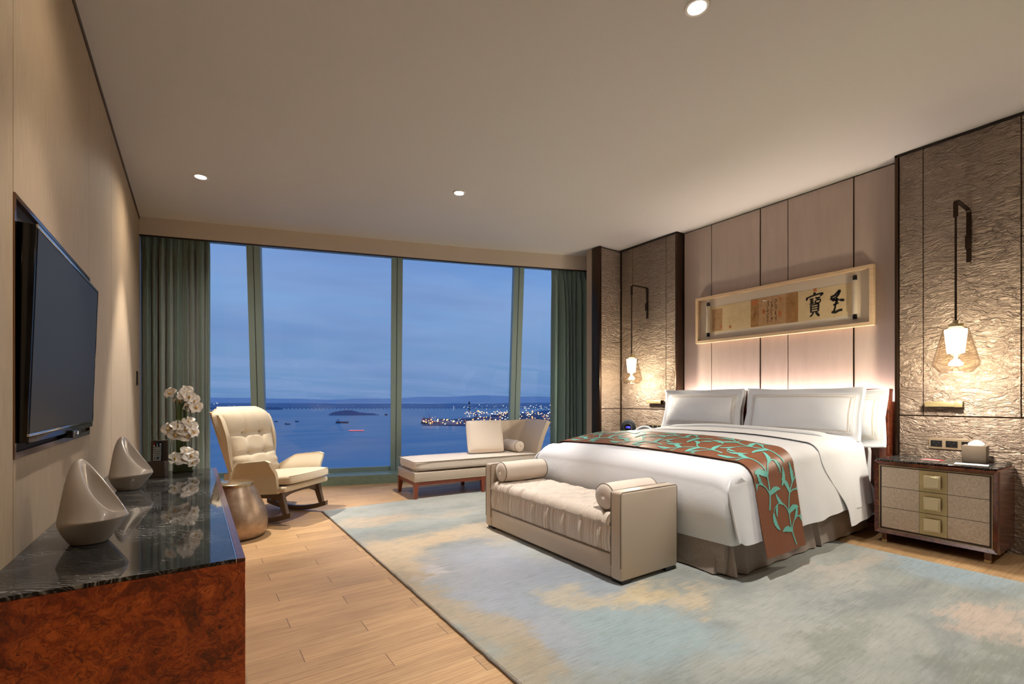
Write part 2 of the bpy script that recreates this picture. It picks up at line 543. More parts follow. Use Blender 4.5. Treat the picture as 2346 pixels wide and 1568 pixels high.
def m_brushed(c0, c1, vs):
    def fn(nt, b):
        a = nt.noise(nt.mapping(nt.coord('Object'), scale=vs), 6, 3, 0.6)
        nt.put(b.inputs['Base Color'], nt.mix(a, lin(c0), lin(c1)))
    return fn


M_ = material
FLOOR = M_('oak_planks', (190, 153, 108), 0.45, fn=m_floor)
CEIL = M_('ceiling_paint', (212, 208, 202), 0.9)
HEADER = M_('pelmet_paint', (206, 194, 180), 0.7)
LWALL = M_('left_wall_fabric', (170, 148, 122), 0.62, fn=m_fabric((142, 121, 92), (174, 151, 118), (40, 40, 1.0), 0.2, 6), sheen=0.1)
RWALL = M_('headboard_wall_leather', (186, 168, 154), 0.55, fn=m_fabric((180, 162, 150), (190, 172, 160), (1, 6, .8), 0.02, 3))
CRINK = M_('crinkled_wallcovering', (158, 140, 122), 0.38, 0.35, fn=m_crinkle, spec=0.6)
BRONZE = M_('dark_bronze', (70, 54, 42), 0.32, 0.85)
DARKGAP = M_('shadow_gap', (38, 30, 25), 0.8)
BACKP = M_('plain_wall_paint', (176, 160, 142), 0.8)
TEALALU = M_('window_frame_paint', (138, 160, 158), 0.40)
SILLM = M_('sill_stone', (116, 128, 112), 0.35, fn=m_fabric((108, 130, 118), (130, 152, 138), (2, 30, 30), 0.05, 2))
BLACKSEAL = M_('black_gasket', (18, 20, 20), 0.6)
BURL = M_('red_burl_wood', (130, 60, 25), 0.16, fn=m_burl((66, 20, 8), (156, 62, 22), (214, 104, 38)), coat=0.5)
BURLD = M_('dark_burl_wood', (90, 40, 22), 0.24, fn=m_burl((38, 15, 9), (84, 38, 23), (122, 60, 36), 1.6), coat=0.25)
MARBLE = M_('black_wavy_marble', (12, 13, 15), 0.04, fn=m_marble, spec=0.38)
RUGM = M_('hand_tufted_wool', (170, 172, 165), 0.95, fn=m_rug, sheen=0.3)
RUGEDGE = M_('rug_edge_binding', (104, 96, 88), 0.95)
CREAMF = M_('cream_upholstery', (214, 198, 172), 0.85, fn=m_weave((204, 188, 160), (226, 212, 188), 200, 0.2), sheen=0.3)
CREAML = M_('cream_piping', (196, 180, 154), 0.7)
ROCKW = M_('rocker_dark_oak', (92, 74, 60), 0.42, fn=m_brushed((76, 60, 48), (104, 86, 70), (40, 4, 40)))
TAUPEL = M_('taupe_leather', (176, 162, 140), 0.40, fn=m_fabric((190, 174, 154), (198, 182, 162), (30, 30, 30), 0.05, 6))
BEIGEF = M_('beige_satin_fabric', (206, 192, 172), 0.60, fn=m_weave((210, 196, 180), (222, 208, 192), 220, 0.08), sheen=0.3)
PIPING = M_('taupe_piping', (130, 116, 100), 0.6)
CHWOOD = M_('cherry_wood', (130, 60, 34), 0.32, fn=m_brushed((112, 48, 26), (146, 72, 42), (3, 3, 30)), coat=0.3)
BLACKP = M_('black_lacquer', (14, 13, 13), 0.35)
WHITEL = M_('white_linen', (228, 229, 231), 0.75, fn=m_linen, sheen=0.2)
WHITES = M_('white_sateen', (222, 224, 227), 0.6, sheen=0.2, fn=m_linen)
SKIRTM = M_('grey_taupe_valance', (150, 136, 124), 0.6, fn=m_weave((136, 122, 112), (166, 152, 140), 140, 0.1), sheen=0.3)
EMBR = M_('tan_embroidery', (198, 178, 152), 0.7)
RUNB = M_('bronze_brown_silk', (124, 76, 50), 0.48, fn=m_fabric((118, 70, 45), (136, 84, 56), (60, 4, 60), 0.05, 6))
TEAL = M_('teal_embroidery', (104, 182, 168), 0.6)
BRASS = M_('brushed_brass', (188, 168, 122), 0.34, 0.75, fn=m_brushed((170, 150, 106), (206, 188, 142), (1, 1, 60)))
BRASSL = M_('pale_brass', (214, 198, 160), 0.36, 0.55)
PAISLEY = M_('embossed_taupe_leather', (180, 162, 140), 0.5, fn=m_paisley)
CURT = M_('sea_green_curtain_silk', (98, 110, 98), 0.5, sheen=0.5, fn=m_fabric((92, 116, 113), (114, 138, 134), (50, 50, 2), 0.1, 5))
TVBLACK = M_('gloss_black_plastic', (9, 9, 10), 0.12)
TVSCR = M_('dark_screen_glass', (60, 59, 58), 0.34, spec=0.05)
CHROME = M_('polished_steel', (210, 208, 205), 0.12, 1.0)
CERAM = M_('pearl_ceramic', (184, 174, 164), 0.26, 0.25, coat=0.7)
STOOLM = M_('champagne_metal_leaf', (172, 150, 128), 0.36, 0.7, fn=m_fabric((160, 138, 116), (186, 164, 142), (8, 8, 8), 0.12, 4))
STOOLR = M_('champagne_rim', (196, 176, 140), 0.22, 0.85)
PETAL = M_('orchid_petal', (246, 240, 232), 0.55, sheen=0.2)
PETALC = M_('orchid_lip_yellow', (222, 176, 84), 0.5)
STEMG = M_('green_stem', (74, 92, 34), 0.45)
STEMD = M_('dark_stem', (44, 44, 28), 0.5)
LEAFG = M_('green_leaf', (46, 84, 34), 0.35)
MOSS = M_('vase_filling', (60, 74, 26), 0.6)
SCONB = M_('aged_bronze', (58, 46, 36), 0.38, 0.85)
OPAL = M_('opal_glass_lit', (255, 250, 240), 0.4, emit=(255, 240, 214), estr=9.0)
BULB = M_('lit_bulb', (255, 250, 240), 0.4, emit=(255, 238, 208), estr=12.0)
LAMPON = M_('lit_lens', (255, 255, 255), 0.4, emit=(255, 246, 230), estr=14.0)
TISSB = M_('taupe_box_leather', (112, 98, 84), 0.5)
PAPER = M_('white_paper', (240, 240, 238), 0.7)
REDC = M_('red_card', (176, 50, 52), 0.5)
SOCK = M_('black_socket', (20, 20, 22), 0.3)
CHAMP = M_('champagne_plate', (176, 156, 130), 0.35, 0.5)
FRAMEW = M_('pale_maple', (214, 184, 146), 0.5, fn=m_fabric((204, 172, 134), (222, 194, 158), (2, 2, 40), 0.03, 3))
MATB = M_('cream_mount_board', (232, 218, 198), 0.85)
SCROLL = M_('aged_scroll_paper', (214, 186, 136), 0.8, fn=m_fabric((228, 200, 150), (240, 216, 170), (6, 6, 6), 0.02, 2))
SCROLLD = M_('brown_scroll_silk', (176, 130, 76), 0.8, fn=m_fabric((164, 116, 64), (188, 144, 90), (10, 10, 10), 0.02, 3))
SCROLLM = M_('faded_scroll_silk', (196, 154, 108), 0.8, fn=m_fabric((184, 140, 94), (206, 166, 122), (10, 10, 10), 0.02, 3))
INK = M_('black_ink', (22, 18, 16), 0.6)
INKF = M_('faded_ink', (96, 66, 40), 0.7)
SEALR = M_('faded_red_seal', (196, 116, 66), 0.7)
ROLLP = M_('ivory_roller_paper', (224, 208, 184), 0.6)
DARKLEA = M_('dark_brown_leather', (70, 58, 50), 0.5)
RUBW = M_('white_buttons', (220, 224, 228), 0.5)
RUBB = M_('blue_buttons', (60, 120, 190), 0.5)
RUBR = M_('red_button', (200, 40, 40), 0.5)
DIGIT = M_('blue_lit_digits', (60, 60, 255), 0.5, emit=(70, 70, 255), estr=5.0)


def glass_mat(name, tint, refl, rough=0.0):
    m = bpy.data.materials.new(name); m.use_nodes = True
    nt = NT(m.node_tree); nt.n.remove(nt.n['Principled BSDF'])
    out = nt.n['Material Output']
    tr = nt.new('ShaderNodeBsdfTransparent'); tr.inputs[0].default_value = tint
    gl = nt.new('ShaderNodeBsdfGlossy'); gl.inputs['Roughness'].default_value = rough
    lw = nt.new('ShaderNodeLayerWeight'); lw.inputs[0].default_value = 0.5
    fr = nt.math('ADD', nt.math('MULTIPLY', nt.math('POWER', lw.outputs['Facing'], 4.5), 0.9), 0.04)
    mx = nt.new('ShaderNodeMixShader')
    nt.put(mx.inputs[0], nt.math('MULTIPLY', fr, refl, clamp=True)); nt.put(mx.inputs[1], tr.outputs[0]); nt.put(mx.inputs[2], gl.outputs[0])
    nt.put(out.inputs[0], mx.outputs[0])
    MATS[name] = m
    return m


PANE = glass_mat('window_glass', (0.96, 0.985, 0.98, 1), 0.7)
SHADEG = glass_mat('smoky_amber_glass', (0.96, 0.93, 0.88, 1), 1.3, 0.02)
VASEG = glass_mat('clear_vase_glass', (0.93, 0.96, 0.94, 1), 1.6)
PICG = glass_mat('picture_glass', (0.98, 0.98, 0.98, 1), 0.5)

# ================================================================== THE ROOM
XL, XR, XP = -0.5, 4.92, 4.80
YB = -2.6


def facade(x, off=0.0):
    """y of the pelmet line at x, moved outwards by off"""
    if x < 3.05: y, s = 6.43 - 0.305 * x, 0.305
    else: y, s = 5.50 - 0.37 * (x - 3.05), 0.37
    return y + off * math.sqrt(1 + s * s)


def slab(name, z0, z1, off, mat):
    xs = [XL - .1, 0.5, 1.5, 2.5, 3.05, 4.0, 5.6]
    bm = bmesh.new()
    out = [(x, facade(x, off)) for x in xs] + [(5.6, YB - .1), (XL - .1, YB - .1)]
    lo = [bm.verts.new((x, y, z0)) for x, y in out]; hi = [bm.verts.new((x, y, z1)) for x, y in out]
    n = len(out)
    for i in range(n): bm.faces.new((lo[i], lo[(i + 1) % n], hi[(i + 1) % n], hi[i]))
    bm.faces.new(lo[::-1]); bm.faces.new(hi)
    return structure(bm_obj(name, bm, mat))


slab('floor', -0.12, 0.0, 0.60, FLOOR)
slab('ceiling', H, H + 0.15, 0.26, CEIL)

# left wall: tall fabric panels with fine joints, and the sunken niche for the screen
N0, N1, NZ0, NZ1 = 2.233, 3.605, 0.895, 1.79
bm = bmesh.new()
joints = [YB, N0, N1, 4.483, 5.488, 6.95]
g_ = 0.0025
for a, b in zip(joints[:-1], joints[1:]):
    if a == N0:
        bx(bm, XL - .15, XL, a + g_, b - g_, 0, NZ0, 0.001, 1)
        bx(bm, XL - .15, XL, a + g_, b - g_, NZ1, H - .035, 0.001, 1)
    else:
        bx(bm, XL - .15, XL, a + g_, b - g_, 0, H - .035, 0.001, 1)
structure(bm_obj('wall_left', bm, LWALL))
structure(box('trim_1', XL - .19, XL - 0.012, YB, 6.95, 0.0, H, DARKGAP))
bm = bmesh.new(); bx(bm, XL - .011, XL + .006, YB, 6.6, H - .034, H - .002)
structure(bm_obj('trim_2', bm, M_('bronze_reveal', (78, 62, 48), 0.5, 0.3)))

# back wall and the side of the room behind the camera
structure(box('wall_back', XL - .15, 5.6, YB - .12, YB, 0, H, BACKP))
structure(box('baseboard_back', XL, 4.79, YB, YB + .015, 0, 0.1, BRONZE))

# headboard wall: leather panels in a recess
R0, R1 = 1.462, 3.568
bm = bmesh.new()
js = [R0, 1.796, 2.364, 2.64, 3.203, R1]
for a, b in zip(js[:-1], js[1:]):
    bx(bm, XR, XR + .04, a + .004, b - .004, 0.9, H - .012, 0.003, 2)
bx(bm, XR, XR + .04, R0, R1, 0, 0.895)
structure(bm_obj('wall_right', bm, RWALL))
structure(box('trim_3', XR + .035, XR + .07, R0 - .01, R1 + .01, 0, H, DARKGAP))
bm = bmesh.new()
for y in (1.796, 2.64): bx(bm, XR - .002, XR + .03, y - .005, y + .005, 0.9, H - .012)
structure(bm_obj('trim_4', bm, BRONZE))


def pillar(name, y0, y1, joints, x=XP):
    """crinkled wall panels with fine metal lines"""
    bm = bmesh.new()
    js = [y0] + joints + [y1]
    for a, b in zip(js[:-1], js[1:]):
        bx(bm, x, x + .12, a + .003, b - .003, 0.966, H - .02, 0.0015, 1)
        bx(bm, x, x + .12, a + (.003 if a == y0 else 0), b - (.003 if b == y1 else 0), 0.0, 0.956, 0.0015, 1)
    o = bm_obj(name, bm, CRINK); structure(o)
    bm = bmesh.new()
    bx(bm, x + .008, x + .25, y0, y1, 0, H - .008)
    return structure(bm_obj(name.replace('wall', 'trim'), bm, BRONZE))


pillar('wall_right_near', YB, R0 - .03, [-1.6, -0.3, 0.742, 1.278])
pillar('wall_right_far', R1 + .03, 4.462, [3.737, 4.271])
# bronze cheeks at the sides of the recess
structure(box('trim_5', XP - .012, XR + .07, R0 - .028, R0 - .004, 0, H - .004, BRONZE, bev=.002))
structure(box('trim_6', XP - .012, XR + .07, R1 + .004, R1 + .028, 0, H - .004, BRONZE, bev=.002))
structure(box('trim_7', XP - .012, XP + .1, YB, R0 - .004, H - .02, H - .001, DARKGAP))
structure(box('trim_8', XP - .012, XP + .1, R1 + .004, 4.47, H - .02, H - .001, DARKGAP))
# return of the far pier, facing the room beside the window
bm = bmesh.new()
bx(bm, 4.435, XP + .05, 4.478, 4.60, 0.966, H - .02, 0.0015, 1)
bx(bm, 4.435, XP + .05, 4.478, 4.60, 0.0, 0.956, 0.0015, 1)
structure(bm_obj('wall_return', bm, CRINK))
structure(box('trim_9', 4.44, XP + .2, 4.49, 4.62, 0, H - .004, BRONZE))
structure(box('trim_10', 4.40, 4.432, 4.470, 4.62, 0, H - .003, BRONZE, bev=.002))
structure(box('trim_11', XP - .012, XP + .01, 4.462, 4.477, 0, H - .004, BRONZE))
structure(box('wall_far_right', 4.42, 5.6, 4.62, 4.74, 0, H, BACKP))

# pelmet over the window
def strip(name, xs, off0, off1, z0, z1, mat):
    vs = []; fs = []
    for x in xs:
        for off in (off0, off1):
            for z in (z0, z1): vs.append((x, facade(x, off), z))
    n = len(xs)
    for i in range(n - 1):
        a = i * 4; b = a + 4
        fs += [(a, b, b + 1, a + 1), (a + 2, a + 3, b + 3, b + 2), (a, a + 2, b + 2, b), (a + 1, b + 1, b + 3, a + 3)]
    fs += [(0, 1, 3, 2), (4 * n - 4, 4 * n - 2, 4 * n - 1, 4 * n - 3)]
    bm = bmesh.new(); vv = [bm.verts.new(v) for v in vs]
    for f in fs: bm.faces.new([vv[i] for i in f])
    return bm_obj(name, bm, mat)


FX = [-0.5, 0.3, 1.1, 1.9, 2.7, 3.05, 3.4, 4.0, 5.2]
structure(strip('trim_12', FX, 0.0, 0.02, 2.905, H, HEADER))
structure(strip('trim_13', FX, 0.001, 0.03, 2.893, 2.904, BRONZE))
structure(strip('trim_14', FX, 0.262, 0.29, 2.96, H, M_('pelmet_inside', (110, 118, 100), 0.7)))
structure(strip('trim_15', FX, 0.02, 0.26, 2.985, H - .01, M_('pelmet_inside', (110, 118, 100), 0.7)))
# sill
structure(strip('trim_16', FX, 0.16, 0.62, 0.0, 0.115, SILLM))

# leaning window: points on the leaning plane
LEAN = 0.125


def fp(x, z, off=0.0):
    """point on the leaning window plane; x measured along the head of the window"""
    o = 0.13 + off + (2.93 - z) * LEAN
    s = 0.305 if x < 3.05 else 0.37
    ln = math.sqrt(1 + s * s)
    nx, ny = s / ln, 1 / ln
    return Vector((x + nx * o, facade(x) + ny * o, z))


def lean_bar(bm, xa, xb, o0, o1, z0=0.115, z1=2.98):
    c = [fp(x, z, o) for z in (z0, z1) for o in (o0, o1) for x in (xa, xb)]
    vv = [bm.verts.new(p) for p in c]
    for f in [(0, 2, 3, 1), (4, 5, 7, 6), (0, 1, 5, 4), (2, 6, 7, 3), (1, 3, 7, 5), (0, 4, 6, 2)]: bm.faces.new([vv[i] for i in f])


MULL = [(-1.15, -1.0), (0.475, 0.615), (2.080, 2.215), (3.640, 3.775), (5.1, 5.25)]
for i, (a, b) in enumerate(MULL[1:4]):
    mid = (a + b) / 2
    bm = bmesh.new()
    lean_bar(bm, a, mid - .004, 0.0, 0.12); lean_bar(bm, mid + .004, b, 0.0, 0.12)
    o = structure(bm_obj('trim_%d' % (17 + i), bm, TEALALU))
    bm = bmesh.new(); lean_bar(bm, mid - .004, mid + .004, 0.008, 0.11)
    structure(bm_obj('trim_%d' % (20 + i), bm, BLACKSEAL))
for i in range(4):
    a, b = MULL[i][1], MULL[i + 1][0]
    if i == 0: a = -0.45
    if i == 3: b = 5.0
    bm = bmesh.new(); lean_bar(bm, a + .001, b - .001, 0.095, 0.107, 0.14, 2.97)
    structure(bm_obj('window_%d' % (i + 1), bm, PANE))
    bm = bmesh.new()
    lean_bar(bm, a, b, 0.06, 0.12, 0.115, 0.165); lean_bar(bm, a, b, 0.06, 0.12, 2.94, 2.985)
    structure(bm_obj('trim_%d' % (24 + i), bm, TEALALU))

# TV niche: bronze frame and dark back
bm = bmesh.new()
bx(bm, XL - .13, XL + .004, N0 + .002, N0 + .016, NZ0, NZ1); bx(bm, XL - .13, XL + .004, N1 - .016, N1 - .002, NZ0, NZ1)
bx(bm, XL - .13, XL + .004, N0 + .016, N1 - .016, NZ0, NZ0 + .022); bx(bm, XL - .13, XL + .004, N0 + .016, N1 - .016, NZ1 - .016, NZ1)
structure(bm_obj('trim_30', bm, M_('polished_bronze', (150, 116, 92), 0.14, 1.0)))
structure(box('trim_31', XL - .14, XL - .125, N0 + .016, N1 - .016, NZ0 + .02, NZ1 - .015, M_('niche_dark_wood', (30, 10, 10), 0.25)))


# ------------------------------------------------------------------ rug
RZ = 0.014
def rug():
    bm = bmesh.new()
    # outline: long rug lying under the bed
    x0, x1, y0, y1 = 1.03, 4.06, -1.6, 4.80
    n = 160
    top = []
    def edge(i, a, b): return a + (b - a) * i / n
    pts = []
    for i in range(n): pts.append((x0 + .005 * noise.noise(Vector((0, i * .35, 0))), edge(i, y0, y1)))
    for i in range(n): pts.append((edge(i, x0, x1), y1 + .006 * noise.noise(Vector((3, i * .35, 0))) ))
    for i in range(n): pts.append((x1 + .004 * noise.noise(Vector((7, i * .35, 0))), edge(i, y1, y0)))
    for i in range(n): pts.append((edge(i, x1, x0), y0))
    lo = [bm.verts.new((x, y, 0.001)) for x, y in pts]
    cx, cy = (x0 + x1) / 2, (y0 + y1) / 2
    def inset(p, d):
        x, y = p
        return (min(max(x, x0 + d), x1 - d), min(max(y, y0 + d), y1 - d))
    hi = [bm.verts.new((x, y, RZ - .004)) for x, y in pts]
    hi2 = [bm.verts.new((*inset(p, .006), RZ)) for p in pts]
    m = len(pts)
    for i in range(m):
        k = (i + 1) % m
        bm.faces.new((lo[i], lo[k], hi[k], hi[i])); bm.faces.new((hi[i], hi[k], hi2[k], hi2[i]))
    bm.faces.new(hi2); bm.faces.new(lo[::-1])
    o = bm_obj('area_rug', bm, RUGM, None)
    return tag(o, 'large pale blue, grey and sand cloud-pattern rug under the bed and bench', 'rug')


rug_o = rug()
bm = bmesh.new()
tube(bm, [(1.027 + .004 * noise.noise(Vector((1, i * .5, 0))), -1.6 + 6.4 * i / 220, 0.006) for i in range(221)], 0.0055, 6)
tube(bm, [(1.03 + 3.03 * i / 120, 4.803 + .004 * noise.noise(Vector((5, i * .5, 0))), 0.006) for i in range(121)], 0.0055, 6)
bm_obj('edge_binding', bm, RUGEDGE, rug_o, True)


# ------------------------------------------------------------------ ceiling downlights
def downlight(x, y, power, col, label, wide=0.42):
    t = thing('ceiling_spotlight', label, 'ceiling light', (x, y, H), group='recessed ceiling spotlights')
    bm = bmesh.new()
    lathe(bm, [(.045, -.0005), (.062, -.0005), (.063, -.004), (.058, -.007), (.046, -.006), (.045, -.003)], seg=40, closed=True)
    bm_obj('trim_ring', bm, M_('white_trim_ring', (235, 230, 222), 0.5), t, True)
    bm = bmesh.new(); lathe(bm, [(.001, -.0012), (.0445, -.0012), (.0445, -.004), (.03, -.0055), (.001, -.006)], seg=32)
    bm_obj('lens', bm, LAMPON, t, True)
    s = spot('ceiling_spotlight_lamp', (0, 0, -.02), power * 1.0, 62, 0.5, col, 0.022, t)
    s = spot('ceiling_spotlight_lamp', (0, 0, -.02), power * wide, 150, 1.0, col, 0.03, t)
    return t


for x, y, p_, c_, lb in DOWN: downlight(x, y, p_, c_, lb, 0.85 if y < 2 else 0.30)
for x, y, p_, c_ in DOWN_OUT:
    downlight(x, y, p_, c_, 'unseen recessed ceiling spotlight outside the view; the two behind the camera are added fill')


# ================================================================== BED
BY0, BY1, BX0, BX1 = 1.585, 3.445, 2.60, 4.72       # mattress edges
bed = thing('bed', 'king-size bed with white bedding and tall dark burl wood headboard, end towards the room', 'bed', (0, 0, 0))
# headboard
bm = bmesh.new()
bx(bm, 4.73, 4.80, 1.53, 3.50, 0.05, 1.155, 0.006, 2)
bm_obj('headboard_panel', bm, BURLD, bed, 40)
bm = bmesh.new()
bx(bm, 4.70, 4.81, 1.475, 1.535, 0.0, 1.165, 0.006, 2); bx(bm, 4.70, 4.81, 3.495, 3.555, 0.0, 1.165, 0.006, 2)
bx(bm, 4.70, 4.82, 1.475, 3.555, 1.155, 1.18, 0.005, 2)
bm_obj('headboard_frame', bm, BURLD, bed, 40)
box('bed_base', BX0 + .06, 4.70, BY0 + .06, BY1 - .06, 0.03, 0.30, SKIRTM, bed, .01)
box('mattress', BX0 + .03, 4.69, BY0 + .03, BY1 - .03, 0.30, 0.62, WHITES, bed, .05, 4)


def zt(x, y):
    """height of the made bed"""
    c = 1 - abs((y - 2.515) / 0.95) ** 2.3
    h = 0.655 + 0.085 * smooth(2.6, 3.5, x) + 0.02 * smooth(3.6, 4.6, x)
    h += 0.055 * max(c, 0) * (0.35 + 0.65 * smooth(2.6, 3.3, x))
    h += 0.006 * noise.noise(Vector((x * 2.2, y * 2.2, 3))) 
    return h


def drape(x, t, lift=0.0, hang=0.45, y0=BY0, y1=BY1, flare=0.05, wav=1.0, ph=0.0, up=0.0):
    """cross-section over the bed at x.  t 0..1 from the near hem over the top to the far hem"""
    rad = 0.10
    top = (y1 - y0) - 2 * rad
    arc = rad * PI / 2
    tot = hang * 2 + arc * 2 + top
    s = t * tot
    if s > tot / 2: s2 = tot - s; side = -1
    else: s2 = s; side = 1
    if s2 < hang:
        d = hang - s2                     # distance below the arc
        k = d / max(hang, .01)
        yy = -lift - flare * k - 0.010 * wav * k * math.sin(x * 9 + ph) - 0.006 * wav * k * math.sin(x * 21 + 2 * ph)
        zz = -rad - d
        py = (y0 + yy) if side == 1 else (y1 - yy)
        z = zt(x, y0 + rad if side == 1 else y1 - rad) + zz
    elif s2 < hang + arc:
        a = (s2 - hang) / rad
        py = y0 + rad - (rad + lift) * math.cos(a) if side == 1 else y1 - rad + (rad + lift) * math.cos(a)
        z = zt(x, y0 + rad if side == 1 else y1 - rad) - rad + (rad + lift) * math.sin(a)
    else:
        q = s2 - hang - arc
        py = y0 + rad + q if side == 1 else y1 - rad - q
        z = zt(x, py) + lift
    return Vector((x, py, z))


def hang_at(x, zb):
    return max(zt(x, BY0 + .1) - 0.10 - zb, 0.02)


# duvet
def duvet_fn(u, v):
    base = drape(2.7, v, 0.012, 0.45)
    side = smooth(0.60, 0.44, base.z)
    x0 = 2.72 - 0.145 * side
    x = x0 + (4.515 - x0) * u
    e = smooth(0.06, 0.0, u)
    zb = 0.235 + 0.03 * smooth(0, 1, u) + 0.02 * e
    p = drape(x, v, 0.012, hang_at(x, zb), flare=0.055, ph=0.6)
    p.x += 0.16 * max(0, 0.60 - p.z) * e
    return p


def duvet_top(x, y, l=0.012, rad=0.10):
    z = zt(x, min(max(y, BY0 + rad), BY1 - rad))
    d = max(BY0 + rad - y, y - (BY1 - rad), 0)
    return z - rad + math.sqrt(max((rad + l) ** 2 - d * d, 0))


duvet = thing('duvet', 'white duvet smoothed over the bed, hanging down its sides', 'duvet', (0, 0, 0))
surf('duvet_cover', 70, 150, duvet_fn, WHITEL, duvet, 0.010, flip=False)


def foot_fn(u, v):
    uu = min(max((u - .05) / .90, 0), 1)
    wrap = max(.05 - u, u - .95, 0) / .05
    y = (BY0 + .001) + (BY1 - BY0 - .002) * uu
    ztop = duvet_top(2.73, y)
    r = 0.11
    edge = min(u, 1 - u)
    if v < 0.4:
        a = v / 0.4 * PI / 2
        x = 2.73 - r * 1.15 * math.sin(a); z = ztop - r + r * math.cos(a)
    else:
        q = (v - 0.4) / 0.6
        z0 = ztop - r; zb = 0.225 - 0.012 * math.sin(u * 4)
        x = 2.73 - r * 1.15 + .055 * q ** 2 - 0.022 * math.sin(q * PI); z = z0 + (zb - z0) * q
    x += 0.17 * wrap * smooth(0, .3, v) + .02 * wrap
    return Vector((x, y, z))


surf('duvet_foot', 90, 44, foot_fn, WHITEL, duvet, 0.010, flip=True)
# turned-down top layer
def fold_fn(u, v):
    t = v
    # the free edge runs diagonally: further back on top, further forward on the side
    base = drape(4.0, t, 0.0, 0.5)
    side = smooth(0.70, 0.25, base.z)
    x0 = 3.74 + 0.30 * side
    x1 = 4.30 + 0.34 * side
    x = x0 + (x1 - x0) * u
    zb = 0.15 + 0.02 * u
    p = drape(x, t, 0.017, hang_at(x, zb), flare=0.070, ph=2.0)
    p.z += 0.010 * math.sin(u * 3.0 + t * 5) * (1 if p.z > .7 else 0)
    return p


surf('turned_down_sheet', 30, 150, fold_fn, WHITEL, duvet, 0.004)
# rolled cuff in front of the pillows
def cuff(u, v):
    a = 2 * PI * v
    y = BY0 + .02 + (BY1 - BY0 - .04) * u
    z = zt(4.3, y) + .012
    e = smooth(0, .12, min(u, 1 - u))
    return Vector((4.30 + .07 * math.cos(a), y, z - .05 * (1 - e) + .020 * (math.sin(a)) + .006))


surf('rolled_edge', 40, 16, cuff, WHITES, duvet)
# fitted sheet seen at the pillow end
def sheet_fn(u, v):
    x = 4.28 + 0.42 * u
    return drape(x, v, -0.004, 0.30, flare=0.0, wav=.3) - Vector((0, 0, 0.02))


surf('bed_sheet', 14, 110, sheet_fn, WHITES, duvet, 0.006)

# runner
runner = thing('bed_runner', 'brown silk bed runner embroidered with turquoise scrolling vines, across the foot of the bed', 'bed runner')
RX0, RX1 = 2.835, 3.315


def run_map(a, t, lift=0.030):
    """a 0..1 across the runner width, t along it"""
    base = drape(3.0, t, 0, .5)
    side = smooth(0.62, 0.2, base.z)
    x = RX0 - 0.015 * side + (RX1 - RX0) * a
    return drape(x, t, lift, hang_at(x, 0.145), flare=0.085, wav=.5, ph=.3)


surf('silk_band', 20, 170, lambda u, v: run_map(u, v), RUNB, runner, 0.004)
# vine embroidery: ribbons laid on the silk
rr = random.Random(11)
RLEN = 3.05
bmv = bmesh.new()


def put(a, s):  # a metres across, s metres along
    a = min(max(a / 0.48, 0.012), 0.988); t = min(max(s / RLEN, 0.004), 0.996)
    p = run_map(a, t); e = 0.004
    du = run_map(min(a + e, 1), t) - run_map(max(a - e, 0), t); dv = run_map(a, min(t + e, 1)) - run_map(a, max(t - e, 0))
    n = du.cross(dv); n.normalize()
    if n.z < 0 and p.z > .6: n = -n
    if p.z <= .6:
        out = -1 if p.y < 2.5 else 1
        if n.y * out < 0: n = -n
    return p + n * 0.0022


def ribbon(pts, ws):
    L = []; n = len(pts)
    for i in range(n):
        x0, y0 = pts[max(i - 1, 0)]; x1, y1 = pts[min(i + 1, n - 1)]
        dx, dy = x1 - x0, y1 - y0; d = math.hypot(dx, dy) or 1
        nx, ny = -dy / d, dx / d; w_ = ws[i] * 1.2
        L.append((bmv.verts.new(put(pts[i][0] + nx * w_, pts[i][1] + ny * w_)), bmv.verts.new(put(pts[i][0] - nx * w_, pts[i][1] - ny * w_))))
    for i in range(n - 1):
        try: bmv.faces.new((L[i][0], L[i][1], L[i + 1][1], L[i + 1][0]))
        except ValueError: pass


def arc(x, y, ang, length, curl, n=22, w0=.0055, w1=.002, grow=1.0):
    pts = []; ws = []
    st = length / n
    for i in range(n + 1):
        f = i / n
        pts.append((x, y)); ws.append(w0 + (w1 - w0) * f)
        ang += curl * st * (1 + grow * f * 1.6)
        x += math.cos(ang) * st; y += math.sin(ang) * st
    ribbon(pts, ws)
    return pts, ang


def leaf(x, y, ang, size, bend):
    n = 26; pts = []; ws = []
    size *= 1.5
    for i in range(n + 1):
        f = i / n
        pts.append((x, y)); ws.append(size * (.145 * math.sin(PI * min(f * .96 + .04, 1)) ** .7 * (1 - .35 * ((f * 6) % 1.0))) * (1 - .3 * f) + .0006)
        ang += bend * .8 / n
        x += math.cos(ang) * size / n; y += math.sin(ang) * size / n
    ribbon(pts, ws)


for k in range(12):
    s0 = 0.02 + k * 0.262
    d = 1 if k % 2 else -1
    x0 = .24 - d * .13
    pts, a_ = arc(x0, s0, PI / 2 - d * .45, .50, d * 2.2, 26, .0058, .0045, .5)
    for q, sg, ln in ((5, 1, .22), (11, -1, .24), (18, 1, .20)):
        px_, py_ = pts[q]
        ang = math.atan2(pts[q + 1][1] - py_, pts[q + 1][0] - px_)
        p2, a2 = arc(px_, py_, ang + sg * d * .5, ln, sg * d * 6.0, 22, .0045, .002, .8)
        leaf(p2[-1][0], p2[-1][1], a2, .085, sg * d * 1.6)
        leaf(p2[9][0], p2[9][1], a2 - sg * d * 1.6, .07, -sg * d * 1.3)
        leaf(p2[15][0], p2[15][1], a2 - sg * d * .4, .055, sg * d)
        leaf(px_, py_, ang - sg * d * .7, .09, -sg * d * 1.3)
    leaf(pts[-1][0], pts[-1][1], a_, .12, d * 1.2); leaf(pts[22][0], pts[22][1], a_ - d * .8, .09, -d)
bm_obj('vine_embroidery', bmv, TEAL, runner, True)

